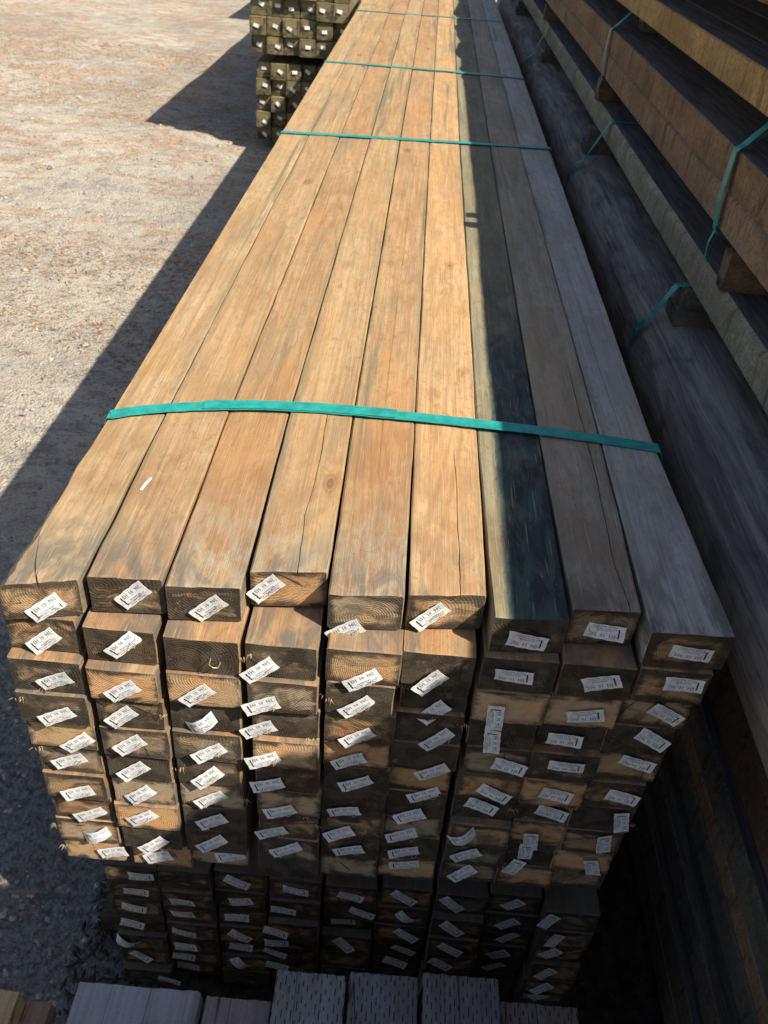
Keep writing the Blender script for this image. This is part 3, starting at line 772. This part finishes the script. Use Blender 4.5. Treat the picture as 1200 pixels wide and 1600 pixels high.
for c in range(9):
    g = 0.0022 if c not in (3, 6) else 0.003
    left = [(0, FL[c]), (.55, SEAM_S1[c] + g / 2), (2.8, SEAM_S3[c] + g / 2), (FAR, SEAM_S3[c] + .020 + g / 2)]
    right = [(0, FR[c]), (.55, SEAM_S1[c + 1] - g / 2), (2.8, SEAM_S3[c + 1] - g / 2), (FAR, SEAM_S3[c + 1] + .020 - g / 2)]
    (e0, e1), tint, stain, scuff, cracks, wane, notch = TOP[c]
    if c < 6:
        tint = (tint[0] * .93, tint[1] * .925, tint[2] * .87)
    me, cx0 = top_timber(c, e0, e1, left, right, 0.0, cracks, wane, notch if notch and notch[0][2] else None, seed=c * 3 + 2)
    pos = Vector((cx0, 0, ztops[c]))
    o = link('timber', me, main, pos - MO)
    if TOPLBL[c]:
        o['label'] = TOPLBL[c]
    set_wood(o, tint, stain, scuff, [v * (0.95 if c < 6 else 0.8) for v in ENDC[c % 5]], -0.14 + 0.040 * DARK[c][0])
    t = TAGS[c][0]
    yo = e0 + (e1 - e0) * (t[0] - FL[c]) / 0.12
    add_tag(o, pos, t[0], t[1], yo, t[2], rn)

def tuft_mesh(seed):
    rr = random.Random(seed); vs = []; fs = []
    for _ in range(9):
        x = rr.uniform(-.012, .012); z = rr.uniform(-.004, .004); L = rr.uniform(.003, .012); w_ = rr.uniform(.0004, .0010)
        dx = rr.uniform(-.8, .8) * L; dz = rr.uniform(-.9, .3) * L; b = len(vs)
        vs += [(x - w_, 0.001, z), (x + w_, 0.001, z), (x, 0.001, z + w_ * 1.6), (x + dx, -L * rr.uniform(.3, 1), z + dz)]
        fs += [(b, b + 1, b + 3), (b + 1, b + 2, b + 3), (b + 2, b, b + 3)]
    return mesh('splinters', vs, fs, [M['splinter']])
TUFT = [tuft_mesh(i) for i in range(5)]
for c in range(9):
    for r in range(1, 10):
        f = r / 9
        x = XC[c][0] + (XC[c][1] - XC[c][0]) * min(1, f * 1.6) + rn.uniform(-.0025, .0025)
        y = YOFF[c][r]; z = -ROW * r - rn.uniform(0.0002, 0.0015)
        pos = Vector((x, y, z))
        if r == 9 and c in (1,):
            pos.x += .012
        o = link('timber', rn.choice(VARS), main, pos - MO, (0, 0, rn.uniform(-.0004, .0004)))
        if c in (0, 8) or r == 1:
            pass
        b = rn.choice(ENDC); s = DARK[c][r]
        k_ = rn.uniform(0.85, 1.15)
        set_wood(o, [v * k_ for v in rn.choice([(.42, .28, .16), (.38, .26, .16), (.40, .25, .13)])], -.15 + .012 * s, .1, [v * (1.22 - .055 * s) * k_ for v in b], -0.16 + 0.057 * s)
        if rn.random() < .38:
            link('splinters', rn.choice(TUFT), o, rn.choice([(rn.uniform(-.05, .05), 0, -.073), (.056, 0, rn.uniform(-.06, -.01)), (-.056, 0, rn.uniform(-.06, -.01))]), (0, rn.uniform(-.6, .6), 0))
        t = TAGS[c][r]
        if t:
            kd = TAGF if (c, r) in ((2, 3), (0, 8), (6, 7)) else None
            add_tag(o, pos, t[0], t[1], y, t[2], rn, kd, True, 0.97)
        elif (c, r) == (2, 1):
            link('staple', STAPLE, o, (0.013, -0.004, -0.045), (0, 0.5, 0)).scale = (1.3, 1.3, 1.3)
# splinters still sticking out at the near end of the left top timber
for (px, pz, a) in ((0.036, -0.040, 1.35), (0.101, -0.040, 1.45)):
    rings = [[(x * s_, 0.0 - 0.010 * (q / 3), z * s_ + q * 0.006) for x, z in ((-.0016, 0), (.0016, 0), (.001, .001), (-.001, .001))] for q, s_ in ((0, 1), (1, 1), (2, .8), (3, .3))]
    o = link('splinter', loft('splinter', [[(u[0], u[1], u[2]) for u in r_] for r_ in rings], [M['splinter']], cap=0), main, Vector((px, -0.034, pz)) - MO, (0, math.pi / 2 - a, 0))

def strap_loop(parent_, po, path_top, xl, xr, zb, width, tail=None, seed=0):
    """the strap goes over the top along path_top, down both sides and underneath"""
    L0, R0 = path_top[0], path_top[-1]
    p = [(0.55, (L0[1] + R0[1]) / 2, zb - .0015), (xl, L0[1], zb - .0015), (xl - .002, L0[1], zb), (xl - .003, L0[1], L0[2] - .01)]
    p += list(path_top) + [(xr + .003, R0[1], R0[2] - .01), (xr + .002, R0[1], zb), (xr, R0[1], zb - .0015), (0.56, (L0[1] + R0[1]) / 2, zb - .0015)]
    o = link('strap', ribbon([Vector(q) - po for q in dens(p)], width, seed=seed, wob=.0006), parent_)
    return o

PT = [(.022, .470), (.066, .493), (.124, .513), (.201, .533), (.30, .552), (.42, .562), (.503, .564), (.638, .563), (.765, .558), (.895, .552), (1.026, .543), (1.138, .527)]
pt = [(x, y, .0045 + (.003 if 2 < i < 10 else 0)) for i, (x, y) in enumerate(PT)]
pt[1] = (.066, .493, .006); pt[2] = (.124, .513, .0065)
pt = [tuple(v) for v in dens(pt, .006)]
for _ in range(22):
    pt = [pt[0]] + [tuple((pt[i - 1][j] + 2 * pt[i][j] + pt[i + 1][j]) / 4 for j in range(3)) for i in range(1, len(pt) - 1)] + [pt[-1]]
strap_loop(main, MO, pt, .022, 1.142, -.772, .034, seed=1)
# the strap's doubled, overlapped end
ov = [(x, y + .002, z + .0022) for x, y, z in pt if .19 < x < .6]
link('strap', ribbon([Vector(q) - MO for q in dens([(.205, .536, .0096)] + ov[1:] + [(.545, .567, .0096)])], .033, seed=4, wob=.0005), main)['label'] = 'overlapping end of the nearest green strap'
for i, (ya, yb, wd) in enumerate(((2.785, 2.895, .034), (4.42, 4.42, .034), (6.60, 6.66, .034))):
    p = [(.020 + (1.147 - .020) * t, ya + (yb - ya) * t, .0045 + .0015 * math.sin(t * 3.14)) for t in [j / 10 for j in range(11)]]
    strap_loop(main, MO, p, .018, 1.155, -.772, wd, seed=8 + i)

def bearer(x0, x1, y, z0, z1, d=0.1, lab=None, tint=(.34, .25, .16), seed=0, rough=True, parent_=None, po=Vector((0, 0, 0)), nm='bearer'):
    """square cross-piece running along x"""
    rr = random.Random(seed + int(y * 97))
    rings = []
    for s_ in (0, 0.004, 0.05, x1 - x0 - .004, x1 - x0):
        i_ = .002 if s_ in (0, x1 - x0) else 0
        rings.append([(s_, -u * d / 2 + rr.uniform(-.0015, .0015), v + rr.uniform(-.001, .001)) for u, v in
                      ((-1 + i_ * 20, -(z1 - z0)), (1 - i_ * 20, -(z1 - z0)), (1, -(z1 - z0) / 2), (1 - i_ * 20, 0), (-1 + i_ * 20, 0), (-1, -(z1 - z0) / 2))])
    me = loft(nm, rings, [M['rough'], M['end']], cap=1)
    bm = bmesh.new(); bm.from_mesh(me); bmesh.ops.recalc_face_normals(bm, faces=bm.faces); bm.to_mesh(me); bm.free()
    o = link(nm, me, parent_, Vector((x0, y, z1)) - po)
    set_wood(o, tint, 0, 0, [v * .9 for v in tint], -.12)
    if lab:
        props(o, label=lab, category='bearer', group='bearers between the packs')
    return o

for y, l in ((.62, 'cross bearer between the two main packs, nearest of the row'), (3.4, 'cross bearer between the two main packs, second from the near end'),
             (6.3, 'cross bearer between the two main packs, third from the near end'), (8.9, 'cross bearer between the two main packs, farthest of the row')):
    bearer(.03, 1.13, y, -.9135, -.775, .1, l)

# ------------------------------------------------------------------ main pack, lower
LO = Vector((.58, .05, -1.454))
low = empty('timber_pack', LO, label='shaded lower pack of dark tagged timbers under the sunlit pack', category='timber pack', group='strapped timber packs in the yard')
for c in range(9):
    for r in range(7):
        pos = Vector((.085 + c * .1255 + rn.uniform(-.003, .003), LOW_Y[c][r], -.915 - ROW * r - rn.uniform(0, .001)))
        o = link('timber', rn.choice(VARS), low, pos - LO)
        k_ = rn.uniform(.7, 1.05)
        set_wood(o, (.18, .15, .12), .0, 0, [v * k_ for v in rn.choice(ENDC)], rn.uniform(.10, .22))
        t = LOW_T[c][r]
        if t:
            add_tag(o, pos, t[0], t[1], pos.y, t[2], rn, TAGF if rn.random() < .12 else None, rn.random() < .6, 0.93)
for i, y in enumerate((.75, 3.0, 5.2, 7.6)):
    p = [(.02 + 1.13 * t, y, -.911) for t in [j / 6 for j in range(7)]]
    strap_loop(low, LO, p, .018, 1.155, -1.456, .03, seed=20 + i)
for y, l, x0 in ((.26, 'dark bearer end jutting from under the lower pack onto the gravel', -.10), (3.3, 'bearer on the gravel under the lower pack, second from the near end', .0),
                 (6.2, 'bearer on the gravel under the lower pack, third from the near end', .0), (8.9, 'bearer on the gravel under the lower pack, farthest', .0)):
    bearer(x0, 1.15, y, -1.562, -1.457, .1, l, (.13, .10, .075))

# ------------------------------------------------------------------ right-hand stack of big sections
XF = 1.415; Y0 = -2.7; LEN = 12.6
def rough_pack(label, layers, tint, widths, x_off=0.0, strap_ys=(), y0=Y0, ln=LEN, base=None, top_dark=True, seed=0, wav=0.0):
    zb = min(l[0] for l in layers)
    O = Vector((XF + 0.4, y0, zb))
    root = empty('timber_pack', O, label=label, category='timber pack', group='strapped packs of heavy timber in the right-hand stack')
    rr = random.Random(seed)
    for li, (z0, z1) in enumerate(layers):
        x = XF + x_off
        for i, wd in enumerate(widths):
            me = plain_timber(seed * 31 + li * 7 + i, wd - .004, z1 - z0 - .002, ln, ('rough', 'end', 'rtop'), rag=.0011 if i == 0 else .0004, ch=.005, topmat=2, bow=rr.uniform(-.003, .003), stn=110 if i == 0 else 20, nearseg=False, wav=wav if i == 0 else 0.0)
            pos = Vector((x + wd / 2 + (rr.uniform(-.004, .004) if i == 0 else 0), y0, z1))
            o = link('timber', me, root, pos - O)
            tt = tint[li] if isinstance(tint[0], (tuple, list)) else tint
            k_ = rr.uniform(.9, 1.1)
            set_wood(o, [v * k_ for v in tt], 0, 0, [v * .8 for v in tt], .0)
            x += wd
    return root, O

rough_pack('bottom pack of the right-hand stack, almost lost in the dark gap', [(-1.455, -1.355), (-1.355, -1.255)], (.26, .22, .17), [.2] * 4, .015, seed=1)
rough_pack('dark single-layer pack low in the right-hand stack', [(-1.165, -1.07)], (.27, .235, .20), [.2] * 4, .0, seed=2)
rough_pack('low pack with green-grey and reddish brown sides in the right-hand stack', [(-.955, -.87), (-.87, -.81), (-.81, -.715)],
           [(.19, .19, .165), (.40, .27, .17), (.19, .18, .155)], [.2] * 4, .0, seed=3)
rough_pack('reddish brown pack just under the round log', [(-.70, -.60), (-.60, -.51), (-.51, -.42)], [(.30, .18, .13), (.34, .23, .15), (.28, .18, .13)], [.2] * 4, .025, seed=4)
# log pack: a rounded log, blocks and one pale plank bound together
LGO = Vector((1.6, Y0, -.36))
lg = empty('log_pack', LGO, label='round weathered log strapped with a pale grey plank above it, beside the main pack', category='log pack')
def log_mesh(seed, hw, hh, L):
    rings = []; ys = [0, .01]; y = .01
    while y < L:
        y += .09; ys.append(min(y, L))
    for y in ys:
        k = .97 if y == 0 else 1.0; ring = []
        for j in range(28):
            a = 2 * math.pi * j / 28 - math.pi * .75; c, s = math.cos(a), math.sin(a)
            e = 2 / 2.7
            x = hw * math.copysign(abs(c) ** e, c); z = hh * math.copysign(abs(s) ** e, s)
            r_ = k * (1 + .006 * n1(y * 5 + j * 7.7, seed + 11, 1.7) + .030 * fbm(y * .6 + j * .09, seed, 1.3) + .014 * fbm(y * 2.5 + 9 * math.cos(a), seed + 3, 2) + .02 * n1(y + 3 * s, seed + 4, .5))
            for (ky, ka, kr) in ((3.55, 2.5, .05), (5.3, 2.35, .045), (4.3, 2.2, .03), (4.55, 2.4, .035), (6.8, 2.2, .05)):
                da = math.atan2(math.sin(a - ka), math.cos(a - ka))
                r_ += kr * math.exp(-((y - ky) / .045) ** 2 - (da / .25) ** 2)
            ring.append((x * r_, y, z * r_))
        rings.append(ring)
    return loft('log', rings, [M['log'], M['end']], cap=1, smooth=False)
for i, x in enumerate((1.452, 1.79, 2.12)):
    me = log_mesh(3 + i * 5, .164, .125, LEN)
    for f in me.polygons:
        f.use_smooth = f.material_index == 0
    o = link('log', me, lg, Vector((x, Y0, -.235)) - LGO)
    set_wood(o, (.2, .17, .14), 0, 0, (.3, .2, .12), .1)
for i, (x, wd) in enumerate(((XF, .2), (XF + .2, .2), (XF + .4, .2), (XF + .6, .2))):
    me = plain_timber(401 + i, wd - .004, .098, LEN, ('rough', 'end', 'rtop'), rag=.0014, ch=.009, topmat=2, stn=120, nearseg=False)
    o = link('timber', me, lg, Vector((x + wd / 2, Y0, .091)) - LGO)
    set_wood(o, (.44, .40, .30), 0, 0, (.3, .22, .14), .0)
for j, y in enumerate((-1.2, 1.47, 3.40, 5.75, 8.2)):
    for x0, x1, z0, z1, d in ((1.372, 2.15, -.108, -.062, .11), (1.385, 2.15, -.062, -.0085, .085)):
        bearer(x0 + .012 * (j % 2), x1, y + (.008 if z0 > -.1 else 0), z0, z1, d, None, (.20, .17, .14), seed=j, parent_=lg, po=LGO, nm='block')
for j, y in enumerate((1.475, 3.06, 5.85, 8.15)):
    if j == 0:
        p = [(1.60, y + .03, -.006), (1.43, y + .012, -.006), (1.384, y + .006, -.010), (1.33, y - .01, -.098), (1.312, y - .014, -.118), (1.294, y - .016, -.150), (1.286, y - .018, -.23), (1.292, y - .018, -.30), (1.35, y - .018, -.365)]
    else:
        p = [(1.80, y, .0945), (1.44, y, .0945), (1.413, y, .0945), (1.408, y, .088), (1.345, y + .10, -.094), (1.318, y + .125, -.120), (1.298, y + .13, -.150), (1.284, y + .13, -.23), (1.290, y + .13, -.30), (1.35, y + .13, -.365)]
    link('strap', ribbon([Vector(q) - LGO for q in dens(p, .03)], .030 if j == 0 else .026, seed=31 + j), lg)
# brown pack with its straps
br, BO = rough_pack('two-layer rusty brown rough-sawn pack with green straps in the right-hand stack', [(.19, .29), (.29, .39)], [(.33, .235, .155), (.33, .22, .14)], [.22] * 4, .0, seed=5)
for y, w_ in ((1.40, .034), (3.49, .034), (7.3, .034)):
    p = [(1.70, y + .10, .499), (1.56, y + .07, .499), (1.532, y + .05, .494), (1.43, y + .01, .402), (1.416, y + .004, .396), (1.409, y, .386), (1.405, y - .006, .33), (1.402, y - .012, .27), (1.408, y - .02, .195), (1.414, y - .03, .186), (1.46, y - .03, .1855), (2.28, y, .1855)]
    link('strap', ribbon([Vector(q) - BO for q in dens(p, .02)], w_, seed=41), br)
    p = [(1.409, y - .026, .19), (1.400, y - .03, .16), (1.402, y - .032, .12), (1.412, y - .036, .10)]
    link('strap', ribbon([Vector(q) - BO for q in dens(p, .02)], .012, seed=44), br)['label'] = 'loose twisted strap tail'
    p = [(1.66, y + .10, .455), (1.55, y + .07, .452), (1.43, y + .006, .4035)]
    link('strap', ribbon([Vector(q) - BO for q in dens(p, .02)], .022, seed=46), br)
rough_pack('ochre rough-sawn pack with dark streaks, second from the top of the right-hand stack', [(.495, .584)], (.46, .33, .15), [.14] + [.19] * 4, .0, seed=6)
rough_pack('topmost pack along the right-hand stack that casts the long shadow', [(.705, .770)], (.30, .22, .14), [.2] * 4, .0, seed=7, wav=.05)
for y, zt in ((1.46, .795), (1.56, .785)):
    bearer(1.395, 2.1, y, .7705, zt, .045, 'thin strip lying on the topmost pack, ' + ('nearer of two' if y < 1.5 else 'farther of two'))
rough_pack('unseen short pack added on top of the right-hand stack to shade the foreground', [(.88, .98), (.98, 1.09)], (.30, .22, .14), [.2] * 4, .0, y0=-2.7, ln=1.75, seed=8)  # out of view; added only to cast shade on the foreground
names = [('under the bottom pack', -1.56, -1.457), ('above the bottom pack', -1.253, -1.167), ('above the dark low pack', -1.068, -.957), ('under the brown pack', .0925, .1885), ('under the ochre pack', .3915, .4935), ('under the topmost pack', .5855, .7035)]
for nm_, z0, z1 in names:
    for y, od in ((-1.6, 'nearest'), (1.22, 'second'), (3.52, 'third'), (6.2, 'fourth'), (8.8, 'farthest')):
        xo = 1.408 if 'brown' in nm_ else (1.545 if 'ochre' in nm_ else 1.45)
        if 'ochre' in nm_ and y == 1.22:
            y = 1.46
        bearer(xo, 2.2, y, z0, z1, .055 if 'brown' in nm_ else .095, f'{od} cross bearer {nm_} in the right-hand stack', (.21, .15, .095) if 'brown' in nm_ else (.22, .17, .12), seed=int(z0 * 100) + 300)
bearer(1.45, 2.2, -1.3, .7715, .878, .09, 'bearer under the added shade-casting pack on the right-hand stack', seed=9)
bearer(1.45, 2.2, -2.4, .7715, .878, .09, 'far-back bearer under the added shade-casting pack on the right-hand stack', seed=10)
for y, od in ((-1.6, 'nearest'), (1.3, 'second'), (3.9, 'third'), (6.9, 'farthest')):
    bearer(1.47, 2.2, y, -.42 + .001, -.366, .09, f'{od} thin bearer under the logs', (.2, .15, .1), seed=77)
bearer(1.405, 2.1, -.70, .7705, .862, .15, 'unseen flat block added on the topmost pack to shade the ground at left', seed=12)  # out of view; added to block sun from a patch of ground
# dark sheet with flakes, added to deepen the shade between and under the packs
def gap_shade():
    rr = random.Random(4); vs = []; fs = []
    nx, ny = 26, 110
    for j in range(ny + 1):
        for i in range(nx + 1):
            x = -.02 + (2.5) * i / nx; y = -3.2 + 13.2 * j / ny
            e = min(1, i / 2, (nx - i) / 2, j / 2, (ny - j) / 2)
            vs.append((x + rr.uniform(-.02, .02), y + rr.uniform(-.03, .03), GZ + (.012 + .008 * rr.random()) * e - .02 * (1 - e)))
    for j in range(ny):
        for i in range(nx):
            a = j * (nx + 1) + i; fs.append((a, a + 1, a + nx + 2, a + nx + 1))
    for _ in range(9000):
        x = rr.uniform(-.12, 1.42) if rr.random() < .5 else rr.choice((rr.uniform(1.12, 1.45), rr.uniform(-.16, .06))); y = rr.uniform(-.35, 3.5)
        s = rr.uniform(.006, .022); a = rr.uniform(0, 3.14); ca, sa = math.cos(a), math.sin(a); b = len(vs); z = GZ + .018
        for u, v, h_ in ((-s, 0, 0), (0, -s * .35, .003), (s, 0, .004), (0, s * .35, .002), (0, 0, .008)):
            vs.append((x + u * ca - v * sa, y + u * sa + v * ca, z + h_))
        fs += [(b, b + 1, b + 4), (b + 1, b + 2, b + 4), (b + 2, b + 3, b + 4), (b + 3, b, b + 4)]
    props(link('gap_shade_sheet', mesh('gap_shade_sheet', vs, fs, [M['bark']])), kind='stuff', label='dark sheet of flakes added to deepen the shade under and between the packs', category='bark debris')  # not real bark: 'bark' is the near-black colour standing in for shade
gap_shade()
# ------------------------------------------------------------------ packs farther back on the yard
def post_pack(x0, y0, z0, cols, rows, size, ln, label, seed, tags=True):
    O = Vector((x0 + cols * size / 2, y0, z0)); rr = random.Random(seed)
    root = empty('timber_pack', O, label=label, category='timber pack', group='packs of square posts behind the main pack')
    vs_ = [plain_timber(600 + seed * 9 + i, size - .006, size - .006, ln, ch=.003, rag=.003, stn=2, nearseg=False) for i in range(4)]
    for c in range(cols):
        for r in range(rows):
            pos = Vector((x0 + (c + .5) * size + rr.uniform(-.004, .004), y0 + rr.uniform(-.04, .04), z0 + (r + 1) * size - .003))
            o = link('timber', rr.choice(vs_), root, pos - O)
            k_ = rr.uniform(.8, 1.15)
            set_wood(o, (.30 * k_, .25 * k_, .13 * k_), -.1, 0, (.245 * k_, .205 * k_, .105 * k_), -.14)
            if tags:
                t = link('end_tag', TAGP, o, (rr.uniform(-.02, .03), -.006, -.07 + rr.uniform(-.02, .02)), (rr.uniform(-.2, .1), rr.uniform(-.1, .9) if z0 < -1 else rr.uniform(-.1, .5), 0))
                t.scale = (.85, .85, 1.1)
    for i, y in enumerate((.8, 2.6, 4.6)):
        p = [(x0, y0 + y, z0 + rows * size + .001 - .003), (x0 + cols * size, y0 + y, z0 + rows * size - .002)]
        full = [(x0 - .005, y0 + y, z0 - .003), (x0 - .006, y0 + y, z0 + rows * size)] + p + [(x0 + cols * size + .006, y0 + y, z0 + rows * size), (x0 + cols * size + .006, y0 + y, z0 - .003)]
        link('strap', ribbon([Vector(q) - O for q in dens(full, .2)], .03, seed=i), root)
    return root
post_pack(-1.08, 8.40, -1.475, 6, 5, .150, 7.2, 'lower pack of olive square posts, half in shadow, behind the main pack', 1)
post_pack(-1.12, 8.34, -.645, 6, 5, .160, 7.2, 'upper pack of olive square posts with white tags, behind the main pack', 2)
for y, l in ((9.0, 'nearer'), (14.6, 'farther')):
    bearer(-1.05, -.2, y, -1.56, -1.478, .1, f'{l} bearer on the ground under the olive post packs')
    bearer(-1.05, -.2, y, -.724, -.648, .1, f'{l} bearer between the two olive post packs')
post_pack(-2.0, 16.4, -1.475, 9, 9, .150, 6.0, 'distant post pack that only shows as a shadow at the top left', 3, False)
for y in (17.2, 21.4):
    bearer(-1.95, -.7, y, -1.56, -1.478, .1, 'bearer under the distant post pack, ' + ('near end' if y < 18 else 'far end'))

# ------------------------------------------------------------------ timbers in the foreground, below the viewer
def plank(x0, x1, yend, ztop, T, label, tint, incised, seed, chm=.004, cat='plank'):
    rr = random.Random(seed); L = 2.9; W = x1 - x0
    rings = []
    for y in (0, .004, .05, .15, .4, 1.0, 2.0, L):
        r_ = []
        for j, (u, v) in enumerate([(-1, -1), (1, -1), (1, -.5), (1, 0)] + [(1 - 2 * q_ / 26, 0) for q_ in range(1, 26)] + [(-1, 0), (-1, -.5)]):
            x = u * W / 2; z = v * T
            if j in (3, 29):
                x *= 1 - chm / W; z -= chm * .4
            r_.append((x + rr.uniform(-1, 1) * .0004, -L + (L - y) + (-rr.uniform(0, .003) if y < .01 else 0), z + rr.uniform(-1, 1) * .0003))
        rings.append(r_)
    rings = rings[::-1]
    me = loft('plank', rings, [M['inc'], M['end']], cap=1)
    o = link('incised_plank' if incised else 'plank', me, None, (x0 + W / 2, yend, ztop))
    set_wood(o, tint, 0, 0, (.3, .24, .16), 0); o['incised'] = float(incised)
    props(o, label=label, category=cat, group='foreground planks below the viewer')
    return o
Zf = -.75
plank(.103, .332, -.268, Zf - .012, .06, 'wide smooth blue-grey plank, broadest in the foreground', (.27, .295, .33), 0, 1)
plank(.337, .462, -.266, Zf - .03, .045, 'darker narrow plank right of the wide blue-grey plank', (.25, .225, .225), 0, 2)
plank(.463, .596, -.222, Zf, .09, 'leftmost incised plank in the foreground', (.23, .24, .255), 1, 3)
plank(.600, .731, -.213, Zf, .09, 'middle incised plank with a knot and a long crack', (.21, .215, .235), 1, 4)
plank(.737, .884, -.203, Zf, .09, 'rightmost full-height incised plank in the foreground', (.21, .215, .23), 1, 5)
plank(.888, 1.040, -.222, Zf - .045, .045, 'lower darker incised plank at the right of the foreground', (.22, .19, .18), 1, 6)
plank(-.16, .010, -.300, Zf, .09, 'tan square-edged timber at the bottom left corner', (.36, .28, .17), 0, 7)
plank(.012, .060, -.296, Zf - .045, .045, 'narrow brown strip beside the bottom left timber', (.20, .155, .12), 0, 8)
FO = Vector((.45, -.3, -1.455))
fg = empty('timber_pack', FO, label='stack under the foreground planks, hidden in shade', category='timber pack')
for r in range(6):
    for c in range(8):
        z = -.842 - r * .102
        o = link('timber', plain_timber(900 + (r * 8 + c) % 5, .145, .098, 2.8, stn=1, nearseg=False) if (r * 8 + c) < 5 else bpy.data.meshes['FGT%d' % ((r * 8 + c) % 5)], fg, Vector((-.09 + c * .152, -3.11, z)) - FO)
        if (r * 8 + c) < 5:
            o.data.name = 'FGT%d' % (r * 8 + c)
        set_wood(o, (.2, .17, .13), 0, 0, (.28, .2, .12), .1)
for y, l in ((-.55, 'nearer to the main pack'), (-2.6, 'behind the viewer')):
    bearer(-.1, 1.05, y, -1.56, -1.457, .1, 'bearer on the ground under the foreground stack, ' + l)

# scrap of white paper on the second top timber
sc = mesh('paper_scrap', [(-.0025, -.021, .001), (.0025, -.022, .0012), (.003, -.004, .0025), (-.002, -.003, .0025), (.0035, .018, .001), (-.0005, .019, .0008),
                          (-.0025, -.021, .0005), (.0025, -.022, .0005), (.003, -.004, .002), (-.002, -.003, .002), (.0035, .018, .0004), (-.0005, .019, .0003)],
          [(0, 1, 2, 3), (3, 2, 4, 5), (9, 8, 7, 6), (11, 10, 8, 9), (0, 6, 7, 1), (1, 7, 8, 2), (2, 8, 10, 4), (4, 10, 11, 5), (5, 11, 9, 3), (3, 9, 6, 0)], [M['paper']])
props(link('paper_scrap', sc, None, (.158, .253, .002), (0, 0, -.15)), label='thin torn scrap of white paper lying on the second top timber from the left', category='paper scrap')
